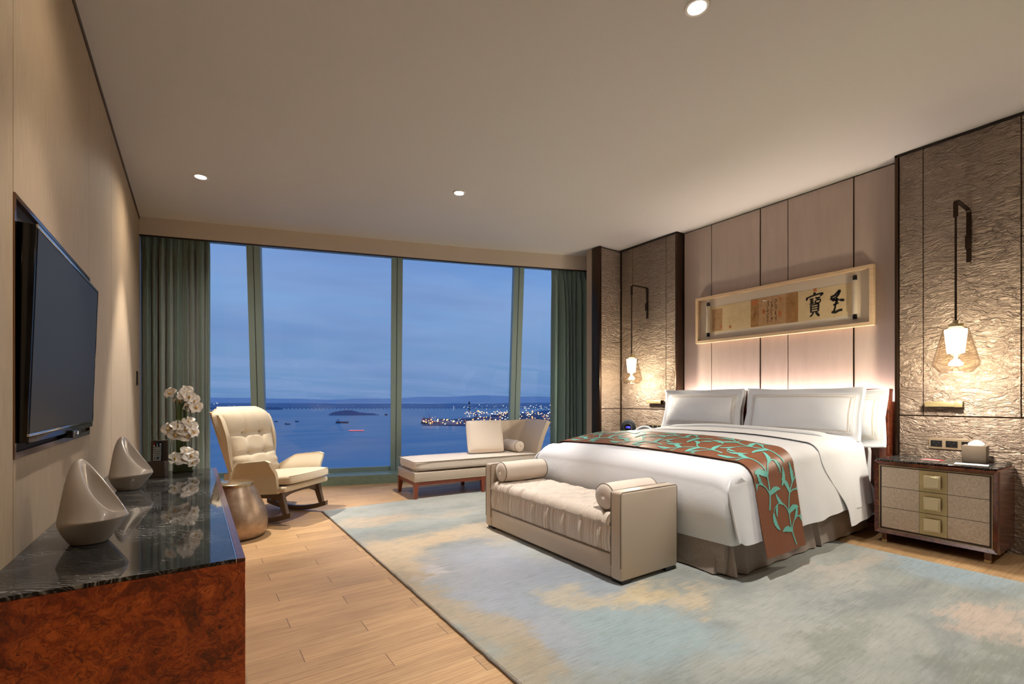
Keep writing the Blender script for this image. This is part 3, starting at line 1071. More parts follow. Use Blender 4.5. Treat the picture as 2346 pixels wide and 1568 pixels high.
# valance skirt with box pleats
def skirt():
    pts = []   # outline from far foot round the near side: list of (x,y)
    def along(a, b, n, push, pleats):
        for i in range(n):
            f = i / n
            x = a[0] + (b[0] - a[0]) * f; y = a[1] + (b[1] - a[1]) * f
            L = math.hypot(b[0] - a[0], b[1] - a[1]); s = f * L
            d = 0.0
            for c in pleats:
                q = abs(s - c)
                if q < .035: d = -0.045 * (1 - (q / .035)) ** .5
                elif q < .09: d = 0.012 * (1 - (q - .035) / .055)
            pts.append((x, y, push, d))
    x0, x1, y0, y1 = 2.705, 4.68, 1.655, 3.375
    along((x1, y1), (x0, y1), 90, (0, 1), [0.95]); along((x0, y1), (x0, y0), 120, (-1, 0), [0.03, .88, 1.70])
    along((x0, y0), (x1, y0), 150, (0, -1), [0.06, 1.05])
    n = len(pts)
    def fn(u, v):
        i = min(int(round(u * (n - 1))), n - 1)
        x, y, p, d = pts[i]
        k = 1 - v                       # 1 at the floor
        w = 0.050 * k ** 1.2 + d * (0.15 + 0.85 * k) + 0.006 * k * math.sin(i * .35)
        # corners flare diagonally
        cx = smooth(.14, 0, math.hypot(x - x0, y - y0)); cy = smooth(.14, 0, math.hypot(x - x0, y - y1))
        X = x + p[0] * w - .008 * k * (cx + cy); Y = y + p[1] * w - .008 * k * cx + .008 * k * cy
        return Vector((X, Y, 0.022 + 0.36 * v))
    o = surf('valance', n, 14, fn, SKIRTM, bed, 0.004, flip=True)


skirt()


# ------------------------------------------------------------------ pillows
def pillow(name, label, yc, xc, w_, h_, d_, lean, rz=0.0, zb=0.75, border=EMBR, group='white embroidered pillows', seed=0, tilt=0.0):
    t = thing('pillow', label, 'pillow', (xc, yc, zb), rz, group=group)
    fl = 0.055
    def pos(a, b, s):
        # a,b in -1..1 across and up; s front/back
        ia = min(abs(a) * (w_ / (w_ - fl)), 1.0); ib = min(abs(b) * (h_ / (h_ - fl)), 1.0)
        th = d_ * (max(1 - ia ** 2.6, 0) ** .62) * (max(1 - ib ** 2.6, 0) ** .62) + .004
        th += 0.004 * noise.noise(Vector((a * 2.4 + seed, b * 2.4, s)))
        yy = a * w_ * (1 - .035 * (1 - abs(b)) * abs(a) ** 2 * 1.2 + .0 ) ; zz = b * h_ * (1 - .05 * (1 - abs(a) ** 2) * abs(b) ** 3)
        if b > .92: zz += .004 * math.sin(a * 6 + seed)
        if b < -.8: zz += .012 * math.sin(a * 6 + seed)
        p = Vector((s * th + .010 * math.sin(a * 5 + seed) * abs(b) ** 6 - .012 * abs(b) ** 6, -yy, zz + h_))
        # lean back (towards +x) round the bottom edge
        c, q = math.cos(lean), math.sin(lean)
        x2 = p.x * c + p.z * q; z2 = p.z * c - p.x * q
        y2 = p.y * math.cos(tilt) - z2 * math.sin(tilt); z3 = z2 * math.cos(tilt) + p.y * math.sin(tilt)
        return Vector((x2, y2, z3))
    n = 44; m = 34
    bm = bmesh.new()
    F = [[bm.verts.new(pos(-1 + 2 * i / n, -1 + 2 * j / m, -1)) for j in range(m + 1)] for i in range(n + 1)]
    B = [[bm.verts.new(pos(-1 + 2 * i / n, -1 + 2 * j / m, 1)) for j in range(m + 1)] for i in range(n + 1)]
    for i in range(n):
        for j in range(m):
            bm.faces.new((F[i][j], F[i][j + 1], F[i + 1][j + 1], F[i + 1][j])); bm.faces.new((B[i][j], B[i + 1][j], B[i + 1][j + 1], B[i][j + 1]))
    for i in range(n):
        bm.faces.new((F[i][0], F[i + 1][0], B[i + 1][0], B[i][0])); bm.faces.new((F[i][m], B[i][m], B[i + 1][m], F[i + 1][m]))
    for j in range(m):
        bm.faces.new((F[0][j], B[0][j], B[0][j + 1], F[0][j + 1])); bm.faces.new((F[n][j], F[n][j + 1], B[n][j + 1], B[n][j]))
    bm_obj('pillowcase', bm, WHITES, t, True)
    # embroidered border on the front: two thin lines and a zigzag between them
    bm = bmesh.new()
    def line(path, hw):
        prev = None
        for k, (a, b) in enumerate(path):
            a0, b0 = path[k - 1] if k else path[0]; a1, b1 = path[k + 1] if k + 1 < len(path) else path[-1]
            dx, dy = (a1 - a0) * w_, (b1 - b0) * h_; d = math.hypot(dx, dy) or 1
            nx, ny = -dy / d * hw, dx / d * hw
            off = Vector((-.0015, 0, 0))
            A = bm.verts.new(pos(a + nx / w_, b + ny / h_, -1) + off); Bv = bm.verts.new(pos(a - nx / w_, b - ny / h_, -1) + off)
            if prev: bm.faces.new((prev[0], prev[1], Bv, A))
            prev = (A, Bv)
    def rect(ma, k=40):
        a = 1 - ma / w_; b = 1 - ma / h_
        P = []
        for i in range(k): P.append((-a + 2 * a * i / k, b))
        for i in range(k): P.append((a, b - 2 * b * i / k))
        for i in range(k): P.append((a - 2 * a * i / k, -b))
        for i in range(k): P.append((-a, -b + 2 * b * i / k))
        P.append(P[0]); return P
    line(rect(.062), .0013); line(rect(.086), .0013); line(rect(.092), .0010)
    za = rect(.068, 44); zb_ = rect(.080, 44)
    line([za[i] if i % 2 else zb_[i] for i in range(len(za))], .0011)
    bm_obj('embroidered_border', bm, border, t, True)
    return t


pillow('pillow', 'white pillow with tan stitched border standing in front on the near half of the bed', 2.075, 4.455, .50, .235, .075, R(14), 0, .735, seed=1)
pillow('pillow', 'white pillow with tan stitched border standing in front on the far half of the bed', 3.065, 4.455, .47, .225, .075, R(12), 0, .755, seed=4)
CRB = M_('cream_embroidery', (222, 204, 160), 0.7)
pillow('pillow', 'white pillow with cream stitched border behind the front one, nearest the bedside cabinet', 1.945, 4.585, .50, .240, .06, R(7), 0, .70, CRB, seed=7)
pillow('pillow', 'white pillow hidden behind the front one on the far half of the bed', 3.12, 4.585, .49, .235, .06, R(7), 0, .715, CRB, seed=9)


# ------------------------------------------------------------------ bedside cabinets
def nightstand(y0, y1, label, mirror=False):
    D = 0.448; X0 = 4.345
    t = thing('bedside_cabinet', label, 'cabinet', (X0, y0, 0), group='bedside cabinets')
    W = y1 - y0
    # carcass with bevelled picture-frame front
    bm = bmesh.new()
    zb_, zt_ = 0.072, 0.622
    bx(bm, .03, D, .0, .022, zb_, zt_, .002, 1); bx(bm, .03, D, W - .022, W, zb_, zt_, .002, 1)
    bx(bm, .03, D, .022, W - .022, zb_, zb_ + .02); bx(bm, .03, D, .022, W - .022, zt_ - .02, zt_); bx(bm, D - .02, D, .022, W - .022, zb_ + .02, zt_ - .02)
    # mitred frame slanting in
    o = [(0.03, 0, zb_), (0.03, W, zb_), (0.03, W, zt_), (0.03, 0, zt_)]
    a = [(0.0, 0.006, zb_ + .006), (0.0, W - .006, zb_ + .006), (0.0, W - .006, zt_ - .004), (0.0, .006, zt_ - .004)]
    b = [(0.016, .034, zb_ + .034), (0.016, W - .034, zb_ + .034), (0.016, W - .034, zt_ - .03), (0.016, .034, zt_ - .03)]
    vo = [bm.verts.new(p) for p in o]; va = [bm.verts.new(p) for p in a]; vb = [bm.verts.new(p) for p in b]
    for i in range(4):
        k = (i + 1) % 4
        bm.faces.new((vo[i], vo[k], va[k], va[i])); bm.faces.new((va[i], va[k], vb[k], vb[i]))
    bm_obj('carcass', bm, BURLD, t)
    bm = bmesh.new()
    def ring(m, z0, z1, xf, w2):
        bx(bm, xf, xf + .012, m, m + w2, z0 + m, z1 - m); bx(bm, xf, xf + .012, W - m - w2, W - m, z0 + m, z1 - m)
        bx(bm, xf, xf + .012, m + w2, W - m - w2, z0 + m, z0 + m + w2); bx(bm, xf, xf + .012, m + w2, W - m - w2, z1 - m - w2, z1 - m)
    ring(.0315, zb_, zt_, .0125, .0035)
    bm_obj('brass_inlay', bm, BRASS, t)
    bm = bmesh.new(); ring(.036, zb_, zt_, .017, .008)
    bm_obj('inner_frame', bm, M_('dark_inner_frame', (52, 26, 18), .3), t)
    box('marble_top', .012, D, .012, W - .012, zt_, zt_ + .014, MARBLE, t, .002, 1)
    # three drawers
    z0, z1 = zb_ + .046, zt_ - .042
    h = (z1 - z0) / 3
    ya, yb = .046, W - .046
    pc = (ya + yb) / 2 + (.052 if not mirror else -.052) * 0
    p0, p1 = .270, .424
    p0, p1 = (W - .71) / 2 + .270, (W - .71) / 2 + .424
    for i in range(3):
        za, zb2 = z0 + h * i + .0015, z0 + h * (i + 1) - .0015
        d = box('drawer', .020, .40, ya, yb, za, zb2, BURLD, t)
        box('leather_panel', .016, .021, ya, p0 - .001, za, zb2, PAISLEY, d, .001, 1); box('leather_panel', .016, .021, p1 + .001, yb, za, zb2, PAISLEY, d, .001, 1)
        box('brass_plate', .0145, .021, p0, p1, za, zb2, BRASS, d, .0006, 1)
        bm = bmesh.new(); c = (p0 + p1) / 2; s = .046; zc_ = (za + zb2) / 2
        bx(bm, -.004, .015, c - .012, c + .012, zc_ - .012, zc_ + .012)
        bx(bm, -.014, -.004, c - s, c + s, zc_ - s, zc_ + s, .0012, 1)
        bx(bm, -.020, -.013, c - s + .008, c + s - .008, zc_ - s + .008, zc_ + s - .008, .0012, 1)
        bm_obj('square_knob', bm, BRASSL, d, 40)
    for (fx, fy) in ((.03, .045), (.03, W - .075), (D - .07, .045), (D - .07, W - .075)):
        f = box('foot', fx, fx + .035, fy, fy + .03, 0.022, zb_, BURLD, t)
        box('foot_cap', fx - .001, fx + .036, fy - .001, fy + .031, 0.0, .022, BRASS, f)
    return t


nightstand(0.772, 1.455, 'burl wood bedside cabinet with three taupe drawers, tissue box on top')
nightstand(3.585, 4.268, 'burl wood bedside cabinet on the far side of the bed, under the round clock', True)
ZN = 0.637

# tissue box
t = thing('tissue_box', 'grey-brown tissue box with a white tissue on the bedside cabinet', 'tissue box', (4.795 - .10, .955, ZN), R(4))
box('box_body', -.062, .062, -.064, .064, 0, .122, TISSB, t, .004, 2)
bm = bmesh.new()
prev = None
for k in range(9):
    a = k / 8
    ring = []
    for i in range(20):
        th = 2 * PI * i / 20
        r = .038 * (1 - a ** 1.8) * (1 + .25 * math.sin(3 * th + 2 * a)) + .001
        ring.append(bm.verts.new((r * .8 * math.cos(th) + .006 * a, r * 1.1 * math.sin(th) - .01 * a, .1222 + .04 * a ** .8)))
    if prev:
        for i in range(20): bm.faces.new((prev[i], prev[(i + 1) % 20], ring[(i + 1) % 20], ring[i]))
    prev = ring
bm.faces.new(prev)
bm_obj('tissue', bm, PAPER, t, True)
tag(box('paper_sheet', -.05, .05, -.085, .085, 0, .0015, PAPER, None), 'white sheet of paper lying on the bedside cabinet in front of the tissue box', 'paper')
bpy.data.objects['paper_sheet'].location = (4.50, .935, ZN); bpy.data.objects['paper_sheet'].rotation_euler = (0, 0, R(8))
t = thing('greeting_card', 'small red and white card lying on the bedside cabinet', 'card', (4.60, 1.17, ZN), R(-6))
box('card', -.05, .05, -.06, .06, 0, .0015, REDC, t)
box('card_label', -.045, -.02, -.055, .055, .0015, .0021, PAPER, t)


# sockets
def sockets(name, label, y0, y1, z0, z1, n, x=XP):
    t = thing(name, label, 'socket', (x - .003, (y0 + y1) / 2, (z0 + z1) / 2), group='socket strips by the bed')
    w_ = (y1 - y0) / 2; h = (z1 - z0) / 2
    box('cover_plate', -.004, .004, -w_, w_, -h, h, CHAMP, t, .001, 1)
    p = 2 * w_ / n
    for i in range(n):
        c = -w_ + p * (i + .5)
        s = box('socket_insert', -.0075, -.0035, c - p * .38, c + p * .38, -h * .58, h * .58, SOCK, t, .0008, 1)
        bm = bmesh.new()
        for dy, dz in ((-.012, .008), (.012, .008), (0, -.010)):
            bx(bm, -.0083, -.0070, c + dy - .004, c + dy + .004, dz - .0016, dz + .0016)
        bm_obj('socket_marks', bm, M_('grey_marks', (90, 90, 92), .5), s)
    return t


sockets('socket_strip', 'bronze strip of black sockets on the wall beside the tissue box', .972, 1.240, .708, .790, 3)
sockets('socket_strip', 'bronze strip of four black sockets on the wall at the far side of the bed', 3.72, 4.0, .70, .775, 4)


# reading lamps: brass bars
def bar(label, y0, y1, z0, z1, flip):
    t = thing('reading_lamp', label, 'reading lamp', (XP, (y0 + y1) / 2, (z0 + z1) / 2), group='brass reading lamps by the bed')
    w_ = (y1 - y0) / 2; h = (z1 - z0) / 2
    box('lamp_bar', -.052, -.018, -w_, w_, -h, h, BRASS, t, .002, 2)
    e = -w_ if flip else w_
    box('pivot_block', -.056, -.0, e - (.0 if flip else .045), e + (.045 if flip else 0), -h - .002, h + .002, BRASS, t, .002, 2)
    box('wall_plate', -.018, .001, -.03, .03, -h * .8, h * .8, SCONB, t)
    return t


bar('brushed brass reading lamp bar on the wall above the near bedside cabinet', 1.035, 1.255, 1.035, 1.075, True)
bar('brushed brass reading lamp bar on the wall beyond the far pillow', 3.775, 3.995, 1.035, 1.075, True)


# sconces
def sconce(label, x, y, power, sgn=1):
    xw = XP - .002
    t = thing('wall_sconce', label, 'wall lamp', (xw, y, 0), group='hanging glass wall lamps by the bed')
    rx = x - xw
    bm = bmesh.new()
    bx(bm, -.012, 0.0, -.014, .014, 2.115, 2.50, .002, 1)
    bx(bm, -.030, -.010, -.017, .017, 2.215, 2.315, .002, 1)
    bm_obj('wall_bracket', bm, SCONB, t, 40)
    # flat bent arm
    def flat(path, w_, th):
        bm = bmesh.new(); n = len(path); pr = None
        for i in range(n):
            p = Vector(path[i]); d = (Vector(path[min(i + 1, n - 1)]) - Vector(path[max(i - 1, 0)])).normalized()
            nn = Vector((d.z, 0, -d.x))
            q = [bm.verts.new((p.x + nn.x * a, b, p.z + nn.z * a)) for a, b in ((-th, -w_), (th, -w_), (th, w_), (-th, w_))]
            if pr:
                for k in range(4): bm.faces.new((pr[k], pr[(k + 1) % 4], q[(k + 1) % 4], q[k]))
            else: bm.faces.new(q[::-1])
            pr = q
        bm.faces.new(pr)
        return bm
    path = [(-.010, 0, 2.36)] + [(-.010 - .03 * (1 - math.cos(a)), 0, 2.475 + .03 * math.sin(a)) for a in (0, .4, .8, 1.2, PI / 2)]
    path += [(rx + .03 - .03 * math.sin(a), 0, 2.475 + .03 * math.cos(a)) for a in (0, .4, .8, 1.2, PI / 2)] + [(rx, 0, 2.385)]
    bm_obj('bent_arm', flat(path, .013, .004), SCONB, t, 40)
    bm = bmesh.new(); cyl(bm, (rx, 0, 1.63), (rx, 0, 2.40), .0065, seg=12); bm_obj('drop_rod', bm, SCONB, t, 40)
    bm = bmesh.new(); lathe(bm, [(.001, 1.652), (.014, 1.652), (.014, 1.628), (.040, 1.626), (.041, 1.606), (.001, 1.604)], c=(rx, 0, 0), seg=32)
    bm_obj('shade_cap', bm, BRASS, t, 40)
    bm = bmesh.new()
    prof = [(.040, 1.606), (.062, 1.598), (.072, 1.585), (.128, 1.345), (.128, 1.335), (.088, 1.284), (.084, 1.283)]
    inn = [(r - .003, z + .001) for r, z in prof[::-1]]
    lathe(bm, prof + inn, c=(rx, 0, 0), seg=48, closed=True)
    bm_obj('glass_shade', bm, SHADEG, t, 35)
    bm = bmesh.new(); lathe(bm, [(.001, 1.592), (.060, 1.588), (.062, 1.578), (.047, 1.425), (.044, 1.42), (.001, 1.42)], c=(rx, 0, 0), seg=32)
    bm_obj('inner_opal_shade', bm, OPAL, t, 35)
    bm = bmesh.new(); lathe(bm, [(.030, 1.418), (.022, 1.40), (.018, 1.36), (.022, 1.345), (.034, 1.34), (.034, 1.336), (.017, 1.34), (.014, 1.36), (.018, 1.40), (.027, 1.418)], c=(rx, 0, 0), seg=24, closed=True)
    bm_obj('inner_glass_tube', bm, VASEG, t, True)
    bm = bmesh.new(); lathe(bm, [(.001, 1.418), (.009, 1.415), (.010, 1.38), (.006, 1.365), (.001, 1.362)], c=(rx, 0, 0), seg=20)
    bm_obj('bulb', bm, BULB, t, True)
    ld = bpy.data.lights.new('wall_sconce_lamp', 'POINT'); ld.energy = power; ld.color = (1.0, 0.91, 0.76); ld.shadow_soft_size = .045
    lo = bpy.data.objects.new('wall_sconce_lamp', ld); COL.objects.link(lo); lo.parent = t; lo.location = (rx, 0, 1.31)
    return t


sconce('bronze wall lamp with smoky glass bell hanging above the near bedside cabinet', 4.47, 1.01, 46)
sconce('bronze wall lamp with smoky glass bell on the far side of the bed', 4.50, 4.02, 46)

# round clock and telephone on the far cabinet
t = thing('alarm_clock', 'round black alarm clock with blue glowing digits behind the far corner of the bed', 'clock', (4.53, 4.10, ZN), R(35))
bm = bmesh.new(); lathe(bm, [(.001, .035), (.070, .035), (.090, .026), (.095, .0), (.090, -.02), (.06, -.03), (.001, -.03)], c=(0, 0, .098), seg=48, axis='x')
for v in bm.verts: v.co.x = -v.co.x
bm_obj('clock_body', bm, M_('slate_black_plastic', (44, 48, 54), .4), t, 40)
bm = bmesh.new(); lathe(bm, [(.001, -.041), (.046, -.041), (.050, -.038), (.050, -.034), (.001, -.034)], c=(0, 0, .098), seg=40, axis='x')
bm_obj('clock_face', bm, TVBLACK, t, 40)
bm = bmesh.new(); lathe(bm, [(.047, -.042), (.052, -.042), (.052, -.036), (.047, -.036)], c=(0, 0, .098), seg=40, axis='x', closed=True)
bm_obj('face_ring', bm, CHROME, t, 40)
SEG7 = {'1': 'bc', '7': 'abc', '0': 'abcdef', '3': 'abgcd', '9': 'abcdfg'}
bm = bmesh.new()
def digit(ch, cy, cz, w_, h_):
    tk = .0016
    pos = {'a': (0, h_, w_, tk), 'g': (0, 0, w_, tk), 'd': (0, -h_, w_, tk), 'b': (w_, h_ / 2, tk, h_ / 2), 'c': (w_, -h_ / 2, tk, h_ / 2), 'f': (-w_, h_ / 2, tk, h_ / 2), 'e': (-w_, -h_ / 2, tk, h_ / 2)}
    for s in SEG7[ch]:
        a, b_, hw, hh = pos[s]
        bx(bm, -.0425, -.041, cy - a - hw, cy - a + hw, cz + b_ - hh, cz + b_ + hh)
for i, ch in enumerate('1703'): digit(ch, .024 - i * .0155, .100, .0048, .0095)
bm_obj('digits', bm, DIGIT, t)
bm = bmesh.new(); bx(bm, -.03, .03, -.05, .05, 0, .012, .003, 2); bm_obj('clock_foot', bm, BLACKP, t, 40)
t = thing('telephone', 'white and black bedside telephone just showing over the far pillow edge of the bed', 'telephone', (4.50, 3.80, ZN), R(20))
box('telephone_base', -.08, .08, -.09, .09, 0, .05, M_('phone_black', (30, 32, 34), .4), t, .012, 3)
bm = bmesh.new()
tube(bm, [(-.02, -.10 + .2 * i / 14, .075 + .045 * math.sin(PI * i / 14)) for i in range(15)], [.022 - .008 * math.sin(PI * i / 14) for i in range(15)], 12)
bm_obj('handset', bm, M_('phone_white', (225, 228, 230), .35), t, True)


# ================================================================== BENCH at the foot of the bed
t = bench = thing('tufted_bench', 'long taupe leather bench with tufted cream seat, standing at the foot of the bed', 'bench', (2.04, 1.90, RZ))
BW, BL, BH = 0.515, 1.525, 0.540
def end_panel(y0, y1):
    bm = bmesh.new(); bx(bm, 0, BW, y0, y1, .022, BH, .016, 4)
    e = bm_obj('end_panel', bm, TAUPEL, bench, 40)
    bm = bmesh.new()
    for yy in (y0 + .006, y1 - .006):
        tube(bm, [(0.002, yy, .10), (0.001, yy, BH - .015), (.012, yy, BH - .003), (BW / 2, yy, BH - .001), (BW - .012, yy, BH - .003), (BW - .002, yy, BH - .015), (BW - .002, yy, .1)], .0032, 8)
    bm_obj('panel_piping', bm, PIPING, e, True)
    return e
end_panel(0.0, .088); end_panel(BL - .088, BL)
bm = bmesh.new(); bx(bm, .006, BW - .006, .088, BL - .088, .022, .168, .012, 3)
bm_obj('seat_rail', bm, TAUPEL, bench, 40)
bm = bmesh.new(); tube(bm, [(.006, .09, .165), (.006, BL - .09, .165)], .004, 8); bm_obj('rail_piping', bm, PIPING, bench, True)
for (x, y) in ((.02, .012), (BW - .10, .012), (.02, BL - .092), (BW - .10, BL - .092)):
    box('foot', x, x + .08, y, y + .08, 0, .024, BLACKP, bench, .002, 1)
SX0, SX1, SY0, SY1, SZ0, SZ1 = .004, BW - .006, .0895, BL - .0895, .169, .392
tufts = []
ny = 8
for r in range(4):
    for c in range(ny + (r % 2)):
        yy = SY0 + (SY1 - SY0) * ((c + (.5 if r % 2 == 0 else 0)) / ny)
        xx = SX0 + .085 + r * .125
        tufts.append((xx, yy))


def seat_fn(u, v):
    # v along the profile: front bottom -> top -> back bottom ; u along the length
    y = SY0 + (SY1 - SY0) * u
    hf = SZ1 - SZ0; rad = .055; wtop = (SX1 - SX0) - 2 * rad; a_ = rad * PI / 2
    tot = 2 * (hf - rad) + 2 * a_ + wtop
    s = v * tot
    ends = smooth(0, .035, min(u, 1 - u) * (SY1 - SY0))
    # vertical pleats: one valley at every front tuft
    pit = (SY1 - SY0) / ny
    q = ((y - SY0) / pit) % 1.0
    val = abs(q - .5) * 2            # 0 at the tuft line, 1 between
    groove = math.exp(-(val / .16) ** 2)
    fine = .0016 * math.sin(y * 330 + 2.5 * math.sin(y * 60)) + .0012 * math.sin(y * 610)
    if s < hf - rad:
        k = s / (hf - rad)
        d = -.016 * groove * (.35 + .65 * k) + .010 * (1 - groove) * math.sin(PI * min(k * 1.1, 1)) + fine * 1.5
        return Vector((SX0 + .012 - d - .006, y, SZ0 + s))
    s -= hf - rad
    if s < a_:
        a = s / rad
        d = -.020 * groove + .008 + fine * math.cos(a)
        return Vector((SX0 + rad - (rad + d) * math.cos(a), y, SZ1 - rad - .01 * (1 - ends) + (rad + d * 1.2) * math.sin(a)))
    s -= a_
    if s < wtop:
        x = SX0 + rad + s
        h = 0
        dmin = 9
        for tx, ty in tufts:
            dd = math.hypot(x - tx, y - ty)
            if dd < .12: dmin = min(dmin, dd)
        h = .024 * smooth(0, .062, dmin) ** .8 - .016
        # creases along the diamonds
        uu = (x - SX0 - .085) / .125; vv = (y - SY0) / pit
        e1 = abs(((vv + uu * .5) % 1.0) - .5); e2 = abs(((vv - uu * .5) % 1.0) - .5)
        h -= .007 * math.exp(-(min(e1, e2) / .055) ** 2)
        return Vector((x, y, SZ1 + h - .02 * (1 - ends)))
    s -= wtop
    if s < a_:
        a = s / rad
        return Vector((SX1 - rad + rad * math.sin(a), y, SZ1 - rad + rad * math.cos(a) - .01 * (1 - ends)))
    s -= a_
    return Vector((SX1, y, SZ1 - rad - s))


st_ = surf('tufted_seat', 260, 96, seat_fn, BEIGEF, bench)
bm = bmesh.new()
for tx, ty in tufts:
    if SX0 + .03 < tx < SX1 - .03 and SY0 + .03 < ty < SY1 - .03:
        lathe(bm, [(.001, .006), (.006, .0045), (.008, 0), (.006, -.006), (.001, -.006)], c=(tx, ty, SZ1 - .014), seg=10)
o = bm_obj('seat_buttons', bm, BEIGEF, st_, True); o['kind'] = 'stuff'


def bolster(name, label, p0, p1, r, mat=BEIGEF, group=None, cat='bolster'):
    """bolster cushion from p0 to p1 (world)"""
    p0 = Vector(p0); p1 = Vector(p1); L = (p1 - p0).length
    t = thing(name, label, cat, p0, math.atan2(p1.y - p0.y, p1.x - p0.x), group)
    bm = bmesh.new()
    seg = 64; prof = []
    n = 30
    for i in range(n + 1):
        f = i / n; x = L * f
        rr_ = r * (1 - .05 * (abs(f - .5) * 2) ** 4)
        prof.append((rr_, x))
    rings = []
    for rr_, x in prof:
        ring = []
        for k in range(seg):
            a = 2 * PI * k / seg
            g_ = .0022 * math.sin(k * 3 * PI / 2 * 1.0 + k * 1.7) * (smooth(.06, 0, x) + smooth(.06, 0, L - x))
            ring.append(bm.verts.new((x, (rr_ + g_) * math.cos(a), (rr_ + g_) * math.sin(a))))
        rings.append(ring)
    for j in range(n):
        for k in range(seg): bm.faces.new((rings[j][k], rings[j][(k + 1) % seg], rings[j + 1][(k + 1) % seg], rings[j + 1][k]))
    bm_obj('bolster_cover', bm, mat, t, True)
    for x, sg in ((0, -1), (L, 1)):
        bm = bmesh.new()
        P = [(r * .95, 0), (r * .90, sg * .008), (r * .6, sg * .016), (r * .3, sg * .019), (.001, sg * .019)]
        lathe(bm, [(a, x + b) for a, b in P] + [(.001, x - sg * .01)], seg=48, axis='x')
        e = bm_obj('end_disc', bm, mat, t, True)
        bm = bmesh.new()
        tube(bm, [(x + sg * .001, r * .955 * math.cos(2 * PI * k / 48), r * .955 * math.sin(2 * PI * k / 48)) for k in range(49)], .0038, 6, False)
        bm_obj('end_piping', bm, PIPING, e, True)
    return t


bolster('bolster_cushion', 'beige bolster cushion lying along the near end of the tufted bench', (2.095, 2.082, .496), (2.50, 2.082, .496), .082, group='bolsters on the tufted bench')
bolster('bolster_cushion', 'beige bolster cushion lying along the far end of the tufted bench', (2.085, 3.243, .496), (2.50, 3.243, .496), .082, group='bolsters on the tufted bench')


# ================================================================== CHAISE by the window
CH = Matrix.Translation((1.955, 4.765, 0)) @ Matrix.Rotation(R(-3.5), 4, 'Z')
t = chaise = thing('daybed', 'beige chaise daybed with cherry wood legs below the window, behind the bench', 'daybed', (1.955, 4.765, 0), R(-3.5))
CL, CW = 1.66, .60
bm = bmesh.new(); bx(bm, 0, CL, 0, CW, .195, .300, .012, 3); bm_obj('upholstered_base', bm, TAUPEL, chaise, 40)
bm = bmesh.new(); tube(bm, [(.004, CW, .20), (.004, .004, .20), (CL - .004, .004, .20), (CL - .004, CW, .2)], .0045, 8); bm_obj('base_piping', bm, CREAML, chaise, True)
bm = bmesh.new()
bx(bm, .01, CL - .01, .008, .030, .155, .193); bx(bm, .01, CL - .01, CW - .03, CW - .008, .155, .193)
bx(bm, .008, .03, .03, CW - .03, .155, .193); bx(bm, CL - .03, CL - .008, .03, CW - .03, .155, .193)
bm_obj('wood_apron', bm, CHWOOD, chaise)
for lx in (0.0, .80, CL - .055):
    for ly, sy in ((0.002, -1), (CW - .057, 1)):
        bm = bmesh.new()
        tp = [(lx, ly), (lx + .055, ly), (lx + .055, ly + .055), (lx, ly + .055)]
        ox = -.012 if lx == 0 else (.012 if lx > 1 else 0)
        bt = [(lx + .012 + ox, ly + .012 + .012 * sy), (lx + .045 + ox, ly + .012 + .012 * sy), (lx + .045 + ox, ly + .045 + .012 * sy), (lx + .012 + ox, ly + .045 + .012 * sy)]
        zl = 0.0145 if (ly < .1 and 4.765 + ly < 4.8) else 0.0
        a = [bm.verts.new((x, y, .195)) for x, y in tp]; b = [bm.verts.new((x, y, zl)) for x, y in bt]
        for i in range(4): bm.faces.new((a[i], a[(i + 1) % 4], b[(i + 1) % 4], b[i]))
        bm.faces.new(a); bm.faces.new(b[::-1])
        bm_obj('leg', bm, CHWOOD, chaise)
# seat cushion
cu = cushion('seat_cushion', CL / 2 - .01, CW / 2, .058, BEIGEF, chaise, .2, .18, 26, Matrix.Translation((CL / 2 - .005, CW / 2, .365)))
bm = bmesh.new()
for zz in (.408, .318):
    k = .0 if zz > .35 else .002
    tube(bm, [(.004, CW / 2, zz), (.003, .02, zz), (.02, .002 + k, zz), (CL / 2, -.001 + k, zz + .002), (CL - .02, .002, zz), (CL - .004, .02, zz), (CL - .004, CW - .02, zz), (CL - .02, CW - .002, zz), (.02, CW - .002, zz), (.003, CW - .02, zz), (.004, CW / 2, zz)], .004, 6)
bm_obj('cushion_piping', bm, PIPING, cu, True)
# back along the window side and flared end panel
def back_fn(u, v):
    # u 0..1 along: from the left end of the back (window side) round the corner to the near side of the end
    hmax = .80
    L1, L2, rc = .52, .50, .10
    tot = L1 + rc * PI / 2 + L2; s = u * tot
    if s < L1: x = CL - .04 - rc - L1 + s; y = CW + .02; nx, ny = 0, 1
    elif s < L1 + rc * PI / 2:
        a = (s - L1) / rc; x = CL - .04 - rc + rc * math.sin(a); y = CW + .02 - rc + rc * math.cos(a); nx, ny = math.sin(a), math.cos(a)
    else:
        q = s - L1 - rc * PI / 2; x = CL - .04; y = CW + .02 - rc - q; nx, ny = 1, 0
    z = .30 + (hmax - .30) * v
    fl = .17 * v ** 1.6
    kk = smooth(.40, .6, u)
    z -= .012 * (1 - smooth(0, .04, u)) * v
    return Vector((x + nx * fl * kk, y + ny * (.05 * v), z))


